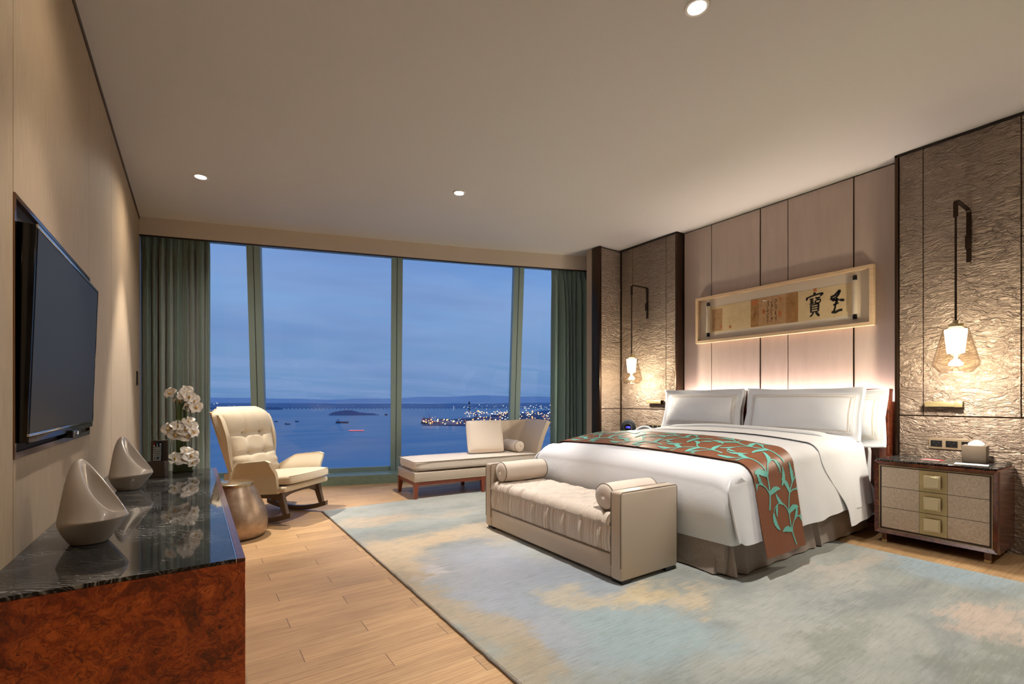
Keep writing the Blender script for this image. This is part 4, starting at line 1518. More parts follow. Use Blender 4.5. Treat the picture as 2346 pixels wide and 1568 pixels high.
surf('curved_back', 70, 20, back_fn, TAUPEL, chaise, .055, flip=True)
cp = thing('scatter_cushion', 'large square beige cushion standing on the daybed', 'cushion', (2.97, 4.965, .43), R(-9))
def cfn(p, x, y, z): return p
cushion('cushion_cover', .235, .20, .065, BEIGEF, cp, .3, .55, 20, Matrix.Rotation(R(-14), 4, 'X') @ Matrix.Translation((0, 0, .205)) @ Matrix.Rotation(R(90), 4, 'X'))
bm = bmesh.new()
tube(bm, [(math.copysign(1, math.cos(a)) * .232 * abs(math.cos(a)) ** .12, 0, .205 + math.copysign(1, math.sin(a)) * .197 * abs(math.sin(a)) ** .12) for a in [2 * PI * i / 80 + .001 for i in range(81)]], .004, 6, False)
bmesh.ops.transform(bm, matrix=Matrix.Rotation(R(-14), 4, 'X'), verts=bm.verts)
bm_obj('cushion_piping', bm, BEIGEF, cp, True)
bolster('bolster_cushion', 'small beige bolster against the curved end of the daybed', (3.41, 5.19, .497), (3.37, 4.83, .497), .072, BEIGEF)


# ================================================================== ROCKING WING CHAIR
ch = thing('rocking_chair', 'cream wingback rocking chair with buttoned back and dark wood rockers by the window', 'rocking chair', (.665, 4.86, 0), R(-47))
# rockers, legs, stretchers ; local +X is forward, +Y the sitter's left
def rock_z(x): return .004 + .55 * (x + .02) ** 2
for sy in (-1, 1):
    yc = sy * .25
    bm = bmesh.new(); n = 20; prev = None
    for i in range(n + 1):
        x = -.34 + .66 * i / n; z = rock_z(x)
        q = [bm.verts.new(p) for p in ((x, yc - .018, z), (x, yc + .018, z), (x, yc + .018, z + .042), (x, yc - .018, z + .042))]
        if prev:
            for k in range(4): bm.faces.new((prev[k], prev[(k + 1) % 4], q[(k + 1) % 4], q[k]))
        else: bm.faces.new(q[::-1])
        prev = q
    bm.faces.new(prev)
    bm_obj('rocker', bm, ROCKW, ch, 30)
    for (xt, xb, nm) in ((.205, .265, 'leg'), (-.20, -.275, 'leg')):
        bm = bmesh.new()
        w0, w1 = .032, .022
        zt_ = .285 if xt > 0 else .235; zb_ = rock_z(xb) + .040
        a = [bm.verts.new((xt + dx * w0, yc + dy * .019, zt_)) for dx, dy in ((-1, -1), (1, -1), (1, 1), (-1, 1))]
        b = [bm.verts.new((xb + dx * w1, yc + dy * .016, zb_)) for dx, dy in ((-1, -1), (1, -1), (1, 1), (-1, 1))]
        for i in range(4): bm.faces.new((a[i], a[(i + 1) % 4], b[(i + 1) % 4], b[i]))
        bm.faces.new(a); bm.faces.new(b[::-1])
        bm_obj(nm, bm, ROCKW, ch)
    # arched side rail
    bm = bmesh.new(); prev = None
    for i in range(17):
        f = i / 16; x = -.22 + .43 * f
        zt_ = .235 + .05 * f; zb_ = zt_ - .045 - .045 * (abs(f - .5) * 2) ** 3
        q = [bm.verts.new(p) for p in ((x, yc - .012, zb_), (x, yc + .012, zb_), (x, yc + .012, zt_), (x, yc - .012, zt_))]
        if prev:
            for k in range(4): bm.faces.new((prev[k], prev[(k + 1) % 4], q[(k + 1) % 4], q[k]))
        else: bm.faces.new(q[::-1])
        prev = q
    bm.faces.new(prev); bm_obj('side_rail', bm, ROCKW, ch)
for xx, zz in ((.21, .285), (-.20, .235)):
    bm = bmesh.new(); prev = None
    for i in range(17):
        f = i / 16; y = -.235 + .47 * f
        zb_ = zz - .035 - .04 * (abs(f - .5) * 2) ** 3
        q = [bm.verts.new(p) for p in ((xx - .011, y, zb_), (xx + .011, y, zb_), (xx + .011, y, zz), (xx - .011, y, zz))]
        if prev:
            for k in range(4): bm.faces.new((prev[k], prev[(k + 1) % 4], q[(k + 1) % 4], q[k]))
        else: bm.faces.new(q[::-1])
        prev = q
    bm.faces.new(prev); bm_obj('cross_rail', bm, ROCKW, ch)
TL = Matrix.Rotation(R(-5), 4, 'Y')    # seat and back tip gently backwards
bm = bmesh.new(); bx(bm, -.30, .325, -.305, .305, .262, .312, .02, 4)
for v in bm.verts:
    v.co.x += .03 * (1 - (v.co.y / .31) ** 2) * (1 if v.co.x > 0 else 0)
bmesh.ops.transform(bm, matrix=TL, verts=bm.verts); bm_obj('seat_frame', bm, CREAMF, ch, 50)
def seatc(p, x, y, z):
    p.x += .04 * (1 - y * y) * (1 if x > 0 else 0) * abs(x)
    if z > 0: p.z += .012 * (1 - x * x) * (1 - y * y)
    return p
sc_ = cushion('seat_cushion', .325, .288, .052, CREAMF, ch, .3, .30, 22, TL @ Matrix.Translation((.035, 0, .366)), seatc)
bm = bmesh.new()
tube(bm, [TL @ Vector((.035 + .318 + .04 * (1 - y * y), y * .276, .395)) for y in [-1 + i / 10 for i in range(21)]], .004, 6)
tube(bm, [TL @ Vector((.035 + .318 + .04 * (1 - y * y), y * .276, .336)) for y in [-1 + i / 10 for i in range(21)]], .004, 6)
bm_obj('cushion_piping', bm, CREAML, sc_, True)


def shell(u, v):
    """back shell with wings; u -1..1 round from right wing to left wing, v 0..1 upwards"""
    uu = u * 2 - 1
    z = .26 + .76 * v
    ax = abs(uu)
    wing = smooth(.25, .62, v) 
    hw = .278 + .010 * smooth(.3, .95, v)
    # flat back for |u|<.6 then turning forward
    if ax < .62: y = hw * ax / .62 * 1.0; x = 0.02 * (ax / .62) ** 2
    else:
        k = (ax - .62) / .38
        reach = .080 * (smooth(.25, .75, v)) * (1 - .15 * smooth(.85, 1, v)) + .045
        y = hw + .022 * k * wing; x = .02 + reach * k
    top = .0
    if v > .9: z -= .035 * smooth(.55, 1, ax) * (v - .9) * 10 * 1.2
    x += -.245 - (z - .3) * .27
    return TL @ Vector((x, math.copysign(y, uu), z))


surf('wing_back', 90, 40, shell, CREAMF, ch, .035, flip=True)
# buttoned back cushion
BUT = [(-.105, .80), (.105, .80), (-.095, .615), (.095, .615)]
def backc(p, x, y, z):
    return p
bm = bmesh.new()
NBu, NBv = 60, 60
def bpos(a, b, s):
    # a across -1..1, b up 0..1 ; s=1 front s=0 back
    zc = .385 + .675 * b
    hw = .262 + .052 * smooth(.30, .75, b) - .085 * smooth(.84, 1.0, b) ** 2
    y = a * hw
    rim = max(1 - abs(a) ** 5, 0) ** .5 * max(1 - abs(2 * b - 1) ** 7, 0) ** .5
    th = .115 * rim * (.85 + .30 * smooth(.5, .9, b))
    if s:
        for by, bz in BUT:
            d = math.hypot((y - by), (zc - bz))
            th -= .034 * math.exp(-(d / .030) ** 1.4)
            th -= .010 * math.exp(-(abs(zc - bz) / .018) ** 2) * smooth(.30, .0, abs(y) - .10)
        for by in (-.1, .1): th -= .006 * math.exp(-(abs(y - by) / .018) ** 2) * smooth(.55, .75, zc)
        th += .004 * math.sin(zc * 95 + 2 * a) * smooth(.35, .9, abs(a)) * smooth(.75, .5, zc)
        th += .003 * math.sin(y * 90) * smooth(.85, 1, b)
        d = .01 + th
    else: d = -.03 * rim
    x = -.235 - (zc - .3) * .27 + .045 + d
    return TL @ Vector((x, y, zc))
F = [[bm.verts.new(bpos(-1 + 2 * i / NBu, j / NBv, 1)) for j in range(NBv + 1)] for i in range(NBu + 1)]
B = [[bm.verts.new(bpos(-1 + 2 * i / NBu, j / NBv, 0)) for j in range(NBv + 1)] for i in range(NBu + 1)]
for i in range(NBu):
    for j in range(NBv):
        bm.faces.new((F[i][j], F[i + 1][j], F[i + 1][j + 1], F[i][j + 1])); bm.faces.new((B[i][j], B[i][j + 1], B[i + 1][j + 1], B[i + 1][j]))
bmesh.ops.remove_doubles(bm, verts=bm.verts, dist=.0012)
bc_ = bm_obj('back_cushion', bm, CREAMF, ch, True)
for by, bz in BUT:
    bm = bmesh.new()
    p = bpos(by / .28, (bz - .385) / .655, 1)
    lathe(bm, [(.001, .009), (.008, .007), (.011, 0), (.008, -.006), (.001, -.006)], c=(0, 0, 0), seg=16, axis='x')
    bmesh.ops.transform(bm, matrix=Matrix.Translation(p + Vector((.002, 0, 0))), verts=bm.verts)
    bm_obj('button', bm, CREAML, bc_, True)
# ruffled side welt
for sy in (-1, 1):
    bm = bmesh.new()
    tube(bm, [bpos(sy * .985, .06 + .9 * i / 120, 1) + Vector((-.035, 0, 0)) for i in range(121)], [.006 + .003 * math.sin(i * 1.9) * (1 if i > 50 else .2) for i in range(121)], 8)
    bm_obj('welt', bm, CREAML, bc_, True)


def arm_fn(sy):
    def fn(u, v):
        # u from the back to the front, v from the bottom to the rolled top
        x = -.285 + .535 * u
        ztop = .455 + .085 * smooth(.05, .45, u) + .012 * u
        z0_ = .255
        r = .02 * smooth(.97, 1, u)
        z = z0_ + (ztop - z0_) * v
        out = .305 + .008 * math.sin(PI * v) + .075 * smooth(.45, 1.0, v) ** 1.3 * smooth(.12, .45, u)
        if u > .93: z -= (u - .93) / .07 * .02 * v
        return TL @ Vector((x, sy * out, z))
    return fn


for sy in (-1, 1):
    surf('armrest', 40, 30, arm_fn(sy), CREAMF, ch, .028, flip=(sy > 0))


# ================================================================== DRUM STOOL
t = thing('drum_stool', 'champagne metal drum stool tucked beside the end of the console', 'stool', (.268, 4.345, 0))
bm = bmesh.new()
prof = [(.15, .008), (.205, .010), (.222, .02)]
for i in range(1, 24):
    f = i / 24; prof.append((.222 + .024 * math.sin(PI * min(f * 1.35, 1)) * (1 - f) - .088 * f ** 2.6, .02 + .385 * f))
prof += [(.137, .405), (.001, .405)]
lathe(bm, [(.001, .008)] + prof, seg=72); bm_obj('drum_body', bm, STOOLM, t, 50)
bm = bmesh.new(); lathe(bm, [(.001, .404), (.136, .404), (.140, .408), (.140, .428), (.134, .432), (.001, .432)], seg=64); bm_obj('metal_top', bm, STOOLR, t, 40)
bm = bmesh.new(); lathe(bm, [(.001, 0), (.19, 0), (.19, .009), (.001, .009)], seg=48); bm_obj('base_ring', bm, BLACKP, t, 40)


# ================================================================== CONSOLE under the screen
ZT = .566
t = console = thing('console_cabinet', 'red burl wood console with black marble top along the left wall', 'console')
cx0, cx1, cy0, cy1, cyb = XL + .002, .143, 1.812, 4.285, 3.86
box('burl_carcass', cx0, cx1, cy0, cyb, .06, ZT - .0128, BURL, console, .0015, 1)
box('plinth', cx0 + .03, cx1 - .05, cy0 + .05, cyb - .05, 0, .06, BLACKP, console)
bm = bmesh.new()
bx(bm, cx0, cx1, cyb + .001, cy1, ZT - .055, ZT - .012, .0015, 1)
bm_obj('burl_overhang', bm, BURL, console, 40)
bm = bmesh.new(); bx(bm, cx1 - .024, cx1, cy0 + .0003, cy1, ZT - .0125, ZT - .001, .001, 1)
bm_obj('wood_lip', bm, BURLD, console, 40)
box('steel_edge_strip', cx1 - .0275, cx1 - .0245, cy0, cy1, ZT - .0125, ZT - .0003, CHROME, console)
box('marble_top', cx0, cx1 - .028, cy0, cy1, ZT - .0125, ZT, MARBLE, console, .001, 1)


# ================================================================== TELEVISION
TVM = Matrix.Translation((-.478, 2.885, 1.325)) @ Matrix.Rotation(R(1.6), 4, 'Y')
tv = thing('television', 'large black flat-screen television hung in the recess of the left wall', 'television', (-.478, 2.885, 1.325))
tv.rotation_euler = (0, R(1.8), 0)
TW, TH = .617, .378
box('tv_body', -.035, .016, -TW, TW, -TH, TH, TVBLACK, tv, .004, 2)
box('screen', .0155, .0185, -TW + .012, TW - .012, -TH + .030, TH - .014, TVSCR, tv)
bm = bmesh.new(); bx(bm, .012, .021, -TW, TW, TH - .012, TH + .001, .002, 1)
bm_obj('steel_trim', bm, CHROME, tv, 40)
bm = bmesh.new(); bx(bm, .012, .021, -TW, TW, -TH + .020, -TH + .031, .003, 2)
bm_obj('steel_trim', bm, CHROME, tv, 40)
bm = bmesh.new(); bx(bm, .012, .021, TW - .004, TW + .001, -TH + .031, TH - .012, .001, 1)
bm_obj('steel_trim', bm, CHROME, tv, 40)
bm = bmesh.new(); bx(bm, .012, .019, -TW + .002, TW - .002, -TH - .004, -TH + .020, .002, 1)
bm_obj('lower_bezel', bm, M_('brown_gloss_bezel', (46, 38, 32), .08, .6), tv, 40)
bm = bmesh.new(); bx(bm, -.02, .034, .02, .20, -TH - .028, -TH + .008, .006, 3)
sb = bm_obj('sensor_box', bm, TVBLACK, tv, 40)
box('white_mark', .0342, .0346, .10, .135, -TH - .017, -TH - .002, PAPER, sb)
box('wall_arm', -.16, -.034, -.12, .12, -.1, .1, BLACKP, tv)


# ================================================================== THINGS ON THE CONSOLE
def sculpture(label, x, y, rz, s):
    t = thing('ceramic_sculpture', label, 'sculpture', (x, y, ZT), rz, group='ceramic sculptures on the console')
    NTh, NP = 64, 52
    def bez(P0, C, P2, q): return P0 * (1 - q) ** 2 + C * 2 * q * (1 - q) + P2 * q * q
    def fn(u, v):
        th = 2 * PI * u; ct, st_ = math.cos(th), math.sin(th)
        b = (1 - ct) / 2
        rm = Vector((.042 + .076 * ct, .044 * st_ * (1 - .15 * b), 0)); rm.z = .118 + .200 * (max(.118 - rm.x, 0) / .152) ** 1.45
        wide = Vector((.005 + .114 * ct, .100 * st_, .080 + .018 * (1 - b)))
        foot = Vector((-.008 + .056 * ct, .054 * st_, 0))
        if v < .10: return Vector((-.008, 0, 0)).lerp(foot, v / .10) * s
        if v < .28:
            q = (v - .10) / .18
            return bez(foot, Vector((foot.x * 1.35, foot.y * 1.35, .022)), wide, q) * s
        if v < .66:
            q = (v - .28) / .38
            bb = smooth(.35, 1, b); dz = rm.z - wide.z
            P1 = wide.lerp(rm, .24); P1.z = wide.z + .30 * dz
            kk = .16 + .22 * smooth(.1, .6, b) + .34 * bb
            P2 = rm + (wide - rm) * kk; P2.z = rm.z + .030 * bb + .010 * (1 - bb)
            m_ = 1 - q
            return (wide * m_ ** 3 + P1 * 3 * q * m_ * m_ + P2 * 3 * q * q * m_ + (rm + Vector((0, 0, .002))) * q ** 3) * s
        q = (v - .66) / .34
        bowl = Vector((.040, 0, .100))
        C = rm.lerp(bowl, .16); C.z = .104 + .030 * b
        return bez(rm, C, bowl, min(q, 1)) * s
    o = surf('sculpture_body', NTh, NP, fn, CERAM, t, closeu=True)
    md = o.modifiers.new('s', 'SUBSURF'); md.levels = 1; md.render_levels = 1
    return t


sculpture('nearer of two pearl ceramic teardrop sculptures on the console', -.315, 2.325, R(-34), .96)
sculpture('farther of two pearl ceramic teardrop sculptures, between its twin and the remote holder', -.31, 3.54, R(-30), .96)

t = thing('remote_holder', 'dark leather remote control holder on the console beside the orchid', 'holder', (-.205, 4.03, ZT), R(-20))
bm = bmesh.new()
bx(bm, -.052, .052, .022, .030, 0, .245, .002, 1)
bm_obj('back_board', bm, DARKLEA, t, 40)
bm = bmesh.new(); bx(bm, -.055, .055, -.035, -.028, 0, .105, .002, 1); bx(bm, -.055, -.048, -.028, .022, 0, .105, .001, 1); bx(bm, .048, .055, -.028, .022, 0, .105, .001, 1)
bm_obj('leather_pocket', bm, DARKLEA, t, 40)
rm = thing('remote_control', 'black remote control with white buttons standing in the leather holder', 'remote control', (-.205, 4.03, ZT + .03), R(-20))
RMX = Matrix.Rotation(R(-4), 4, 'X')
bm = bmesh.new(); bx(bm, -.026, .026, -.020, -.002, 0, .205, .004, 2, RMX); bm_obj('remote_body', bm, TVBLACK, rm, 40)
cols = [(RUBR, 0), (RUBB, 1), (RUBW, 2)]
bm = bmesh.new(); bm2 = bmesh.new(); bm3 = bmesh.new()
for r in range(9):
    for c in range(4 if r > 1 else 3):
        z = .190 - r * .0135
        x = -.018 + c * (.012 if r > 1 else .018)
        tgt = bm
        if r == 0 and c == 0: tgt = bm3
        elif (r == 0 and c == 1) or (r == 7 and c == 2): tgt = bm2
        bx(tgt, x - .0042, x + .0042, -.0222, -.0198, z - .0034, z + .0034, 0, 1, RMX)
for k in range(10):
    a = 2 * PI * k / 10; bx(bm, .017 * math.cos(a) - .003, .017 * math.cos(a) + .003, -.0222, -.0198, .052 + .017 * math.sin(a) - .003, .052 + .017 * math.sin(a) + .003, 0, 1, RMX)
bx(bm, -.006, .006, -.0225, -.0198, .046, .058, 0, 1, RMX)
bt = bm_obj('white_button_pad', bm, RUBW, rm); bm_obj('blue_keys', bm2, RUBB, rm); bm_obj('red_key', bm3, RUBR, rm)

# orchids
OR = thing('orchid_arrangement', 'white orchid arrangement with tall green stems in a square glass vase', 'orchid', (-.065, 4.185, ZT))
bm = bmesh.new()
V = .062
for a, b, c, d in ((-V, V, -V, -V + .004), (-V, V, V - .004, V), (-V, -V + .004, -V + .004, V - .004), (V - .004, V, -V + .004, V - .004)): bx(bm, a, b, c, d, 0, .075)
bx(bm, -V + .004, V - .004, -V + .004, V - .004, 0, .006)
bm_obj('glass_vase', bm, VASEG, OR)
bm = bmesh.new(); bx(bm, -V + .006, V - .006, -V + .006, V - .006, .007, .062, .006, 2)
bm_obj('leaf_wrapped_filling', bm, MOSS, OR, 40)
ro = random.Random(5)
bm = bmesh.new(); bmd = bmesh.new()
for i in range(34):
    a = ro.uniform(0, 2 * PI); r = .034 * math.sqrt(ro.random()) * 1.0
    x, y = -.012 + r * math.cos(a), r * math.sin(a)
    dx, dy = ro.uniform(-.012, .012), ro.uniform(-.01, .01)
    hh = ro.uniform(.44, .535)
    tube(bm if ro.random() < .72 else bmd, [(x, y, .05), (x + dx * .4, y + dy * .4, hh * .5), (x + dx * 1.4, y + dy, hh)], .0030, 6)
bm_obj('stem_bundle', bm, STEMG, OR, True); bm_obj('dark_stems', bmd, STEMD, OR, True)
bm = bmesh.new()
tube(bm, [(.03, 0, .05), (.05, -.005, .2), (.055, -.01, .36), (.04, -.01, .46), (.0, -.01, .52), (-.05, -.01, .56)], .0022, 6)
tube(bm, [(-.05, -.02, .05), (-.075, -.02, .14), (-.07, -.02, .24)], .0022, 6)
for i in range(5):
    a = ro.uniform(-.5, .8); tube(bm, [(.02, -.03, .06), (.05 + .03 * a, -.04, .12), (.07 + .03 * a, -.05, .17 + .02 * a), (.09, -.05, .15)], .0012, 5)
bm_obj('flower_stalks', bm, STEMD, OR, True)


def petal_bm(bm, M, ln, wd, cup):
    n = 8; m = 6; g2 = []
    for i in range(n + 1):
        f = i / n; row = []
        ww = wd * math.sin(PI * min(f * .93 + .07, 1) ** .8) ** .75
        for j in range(m + 1):
            q = -1 + 2 * j / m
            row.append(bm.verts.new(M @ Vector((q * ww, ln * f, cup * (f * f * .6) + .25 * ww * q * q - .004 * math.sin(f * 7)))))
        g2.append(row)
    for i in range(n):
        for j in range(m): bm.faces.new((g2[i][j], g2[i][j + 1], g2[i + 1][j + 1], g2[i + 1][j]))


def orchid(x, y, z, yaw, pitch, roll, s, parent):
    M0 = Matrix.Translation((x, y, z)) @ Matrix.Rotation(yaw, 4, 'Z') @ Matrix.Rotation(PI / 2 - pitch, 4, 'X') @ Matrix.Rotation(roll, 4, 'Z')
    bm = bmesh.new()
    for k, (a, ln, wd) in enumerate(((0, .046, .019), (R(75), .048, .029), (R(-75), .048, .029), (R(142), .044, .018), (R(-142), .044, .018))):
        petal_bm(bm, M0 @ Matrix.Rotation(a, 4, 'Z') @ Matrix.Translation((0, .003, .001 * k)), ln * s, wd * s, ro.uniform(-.004, .014))
    f = bm_obj('orchid_bloom', bm, PETAL, parent, True)
    bm = bmesh.new()
    bmesh.ops.create_uvsphere(bm, u_segments=10, v_segments=8, radius=.0075 * s)
    bmesh.ops.transform(bm, matrix=M0 @ Matrix.Translation((0, -.004, .008)) @ Matrix.Diagonal((1, 1.3, 1.2, 1)), verts=bm.verts)
    bm_obj('yellow_lip', bm, PETALC, f, True)


# looking directions: yaw 0 faces -y (towards the camera side)
TOP = [(-.075, -.02, .572, -.6, .3, .2, .95), (-.02, .0, .52, 0, -.9, 0, 1.0), (.020, -.01, .585, .3, .25, .4, 1.0), (.035, -.03, .545, .5, .1, -.2, 1.05), (.062, -.02, .515, .7, .0, .5, 1.05), (.075, -.03, .47, .6, -.2, .1, 1.1), (.03, -.01, .475, .3, -.5, 2.0, .85), (.0, -.03, .555, -.1, .4, 1.0, .9)]
MID = [(-.085, -.03, .315, -.5, .2, .3, 1.05), (-.045, -.05, .275, -.2, -.3, .1, 1.1), (-.03, -.045, .335, .1, .6, .0, 1.05), (.01, -.055, .31, .2, .1, .7, 1.1), (.045, -.04, .335, .5, .4, -.3, 1.05), (.06, -.045, .29, .8, .1, .1, 1.05), (.02, -.05, .262, .1, -.2, .9, .95), (.03, -.03, .365, .0, .8, .2, .95)]
LOW = [(-.045, -.062, .105, -.2, .5, .2, 1.1), (-.005, -.07, .10, .0, .4, 1.2, 1.05), (.045, -.062, .115, .4, .3, .4, 1.2), (.02, -.05, .15, .2, .8, -.5, .95), (.055, -.06, .075, .4, -.2, 0, .95)]
for q in TOP + MID + LOW: orchid(*q, OR)
for (a, b, c, d, e) in ((-.05, -.03, .07, 2.2, .11), (.03, .02, .08, -.6, .10)):
    bm = bmesh.new(); petal_bm(bm, Matrix.Translation((a, b, c)) @ Matrix.Rotation(d, 4, 'Z') @ Matrix.Rotation(R(25), 4, 'X'), e, .030, .01)
    bm_obj('leaf', bm, LEAFG, OR, True)

# wall switch
sw_ = thing('wall_switch', 'small dark switch on the left wall beside the curtain', 'switch', (XL, 6.31, 1.31))
box('switch_plate', 0, .009, -.04, .04, -.075, .075, BLACKP, sw_, .002, 1)
for k in (-1, 0, 1): box('switch_key', .009, .012, -.028, .028, k * .045 - .018, k * .045 + .018, M_('grey_key', (52, 50, 50), .4), sw_, .001, 1)


# ================================================================== CURTAINS
def curtain(label, xa, xb, n_pl, seed, off):
    rc = random.Random(seed)
    ph = [rc.uniform(0, 6) for _ in range(6)]
    Ls = xb - xa
    def fn(u, v):
        x = xa + Ls * u
        w_ = u * n_pl * 2 * PI
        z = .012 + 2.925 * v
        k = smooth(1.0, .93, v)             # gathered at the head
        wob = u + .012 * math.sin(u * 17 + ph[0]) + .02 * math.sin(v * 2.4 + u * 9 + ph[1]) * (1 - v) * .5
        a = math.sin(wob * n_pl * 2 * PI + .6 * math.sin(u * 23 + ph[2]))
        fold = sgn_pow(a, .8) * (.040 + .022 * math.sin(u * 13 + ph[3])) * (1 + .5 * smooth(2.85, 2.2, z))
        fine = .006 * math.sin(wob * n_pl * 5.1 * PI + ph[4] + v * .8)
        d = (fold + fine) * (.55 + .45 * k) + .010 * math.sin(u * 8 + ph[5] + v * 3) * k
        if v > .955: d *= .6; d += .005 * math.sin(u * 160)
        bulge = -.02 * math.sin(PI * v)
        xx = x + .006 * math.cos(wob * n_pl * 2 * PI) * k
        return Vector((xx, facade(x, off) + d + bulge * 0, z))
    t = thing('curtain', label, 'curtain', group='sea green curtains')
    surf('curtain_cloth', 420, 46, fn, CURT, t, .003)
    bm = bmesh.new(); tube(bm, [(xa + Ls * i / 10, facade(xa + Ls * i / 10, off), 2.955) for i in range(11)], .010, 8)
    bm_obj('curtain_rail', bm, M_('white_rail', (200, 200, 195), .4), t, True)
    return t


curtain('grey-green silk curtain hanging at the left side of the window, behind the orchids', -.494, .150, 9, 3, .085)
curtain('grey-green silk curtain hanging at the right side of the window, beside the wall pier', 4.165, 4.76, 9, 8, .085)


# ================================================================== FRAMED SCROLL
PX = 4.919
t = pic = thing('framed_scroll', 'long framed Chinese calligraphy scroll in a pale wood box frame above the bed', 'framed scroll', (PX, 2.5, 2.0))
PW, PHh, D = .870, .264, .060
bm = bmesh.new(); fw = .030
bx(bm, -D, 0, -PW, PW, PHh - fw, PHh, .001, 1); bx(bm, -D, 0, -PW, PW, -PHh, -PHh + fw, .001, 1)
bx(bm, -D, 0, -PW, -PW + fw, -PHh + fw, PHh - fw, .001, 1); bx(bm, -D, 0, PW - fw, PW, -PHh + fw, PHh - fw, .001, 1)
bm_obj('wood_frame', bm, FRAMEW, pic, 40)
box('mount_board', -.010, -.004, -PW + fw, PW - fw, -PHh + fw, PHh - fw, MATB, pic)
box('glazing', -D + .006, -D + .008, -PW + fw, PW - fw, -PHh + fw, PHh - fw, PICG, pic)
# local y = world y - 2.5 ; the scroll runs from y=+.73 (left in view) to -.72
pz0, pz1 = -.150, .142
sc = box('scroll_paper', -.0125, -.0105, -.70, .70, pz0, pz1, SCROLL, pic)
def patch(nm, ya, yb, za, zb, m, o=-.0130): return box(nm, o, -.0126, min(ya, yb) - 2.5, max(ya, yb) - 2.5, za - 2.0, zb - 2.0, m, sc)
patch('brown_silk_panel', 2.735, 2.268, 1.853, 2.146, SCROLLM)
patch('dark_silk_panel', 2.735, 2.650, 1.855, 2.145, SCROLLD, -.0133)
patch('dark_silk_panel', 2.375, 2.262, 1.850, 2.146, SCROLLD, -.0133)
patch('tan_panel', 3.19, 3.06, 1.862, 2.11, SCROLLM)
for i, (ya, yb, za, zb) in enumerate(((2.72, 2.66, 2.085, 2.135), (2.125, 2.095, 2.118, 2.146), (2.98, 2.955, 1.875, 1.905), (3.085, 3.065, 1.89, 1.92), (2.61, 2.585, 1.98, 2.02), (2.44, 2.42, 2.09, 2.12), (2.45, 2.42, 1.93, 1.98), (2.27, 2.262, 1.93, 2.0))):
    patch('red_seal', ya, yb, za, zb, SEALR, -.0136)


def stroke(bm, pts, ws, x=-.0142, n=10):
    """brush stroke: pts (y,z) relative, catmull-rom smoothed, ribbon with widths"""
    P = []; W = []
    m = len(pts)
    for i in range(m - 1):
        p0 = pts[max(i - 1, 0)]; p1 = pts[i]; p2 = pts[i + 1]; p3 = pts[min(i + 2, m - 1)]
        for k in range(n):
            s = k / n
            P.append(tuple(.5 * ((2 * p1[a]) + (-p0[a] + p2[a]) * s + (2 * p0[a] - 5 * p1[a] + 4 * p2[a] - p3[a]) * s * s + (-p0[a] + 3 * p1[a] - 3 * p2[a] + p3[a]) * s ** 3) for a in (0, 1)))
            W.append(ws[i] + (ws[i + 1] - ws[i]) * s)
    P.append(pts[-1]); W.append(ws[-1])
    prev = None
    for i, (y, z) in enumerate(P):
        y0, z0_ = P[max(i - 1, 0)]; y1, z1_ = P[min(i + 1, len(P) - 1)]
        dy, dz = y1 - y0, z1_ - z0_; d = math.hypot(dy, dz) or 1
        w_ = W[i] * (1 if 0 < i < len(P) - 1 else .55)
        a = bm.verts.new((x, y - dz / d * w_, z + dy / d * w_)); b = bm.verts.new((x, y + dz / d * w_, z - dy / d * w_))
        if prev: bm.faces.new((prev[0], prev[1], b, a))
        prev = (a, b)


def glyph(name, cy, cz, sy, sz, strokes):
    """strokes in a -1..1 box, x to the right as read (that is towards -y)"""
    bm = bmesh.new()
    for pts, ws in strokes:
        stroke(bm, [(cy - 2.5 - x * sy, cz - 2.0 + z * sz) for x, z in pts], [w_ * sz for w_ in ws])
    return bm_obj(name, bm, INK, sc)


W1 = .10
ZHI = [([(-.75, .50), (-.2, .62), (.35, .92), (.30, .70)], [.08, .09, .13, .08]),
       ([(.30, .72), (.0, .45), (-.45, .28), (-.55, .18)], [.10, .08, .10, .09]),
       ([(-.45, .30), (-.6, .40), (-.78, .30)], [.05, .07, .06]),
       ([(-.50, .15), (.05, .28), (.10, .10), (-.10, -.02)], [.08, .09, .07, .05]),
       ([(.30, .18), (.75, .10), (.82, .0)], [.06, .13, .07]),
       ([(.0, .30), (-.10, -.15), (-.22, -.55), (-.35, -.78)], [.07, .06, .07, .07]),
       ([(-.40, -.22), (.1, -.10), (.28, -.08)], [.08, .07, .05]),
       ([(-.62, -.78), (-.15, -.84), (.30, -.72), (.72, -.70)], [.10, .11, .10, .10])]
BAO = [([(-.05, 1.0), (.02, .86), (.05, .78)], [.07, .10, .06]),
       ([(-.88, .52), (-.82, .66), (-.92, .42)], [.05, .09, .06]),
       ([(-.85, .62), (-.2, .74), (.55, .82), (.85, .80), (.62, .62)], [.06, .07, .07, .10, .05]),
       ([(-.55, .45), (-.1, .50)], [.06, .05]), ([(-.50, .28), (-.1, .34)], [.06, .05]), ([(-.58, .08), (-.05, .18)], [.06, .06]), ([(-.32, .48), (-.33, .10)], [.05, .05]),
       ([(.20, .60), (.12, .48)], [.05, .05]), ([(.12, .50), (.65, .54)], [.05, .06]), ([(.38, .52), (.36, .34)], [.05, .05]),
       ([(.12, .34), (.10, .12), (.55, .14), (.62, .36), (.12, .34)], [.05, .05, .05, .05, .05]),
       ([(-.42, -.02), (-.40, -.62)], [.06, .06]), ([(-.42, -.02), (.1, .02), (.42, .04), (.40, -.58)], [.05, .05, .08, .06]),
       ([(-.36, -.20), (.36, -.16)], [.045, .045]), ([(-.36, -.38), (.36, -.35)], [.045, .045]), ([(-.40, -.58), (.40, -.55)], [.05, .05]),
       ([(-.12, -.62), (-.35, -.85), (-.55, -.92)], [.06, .07, .04]), ([(.12, -.60), (.35, -.80), (.52, -.98)], [.07, .11, .06])]
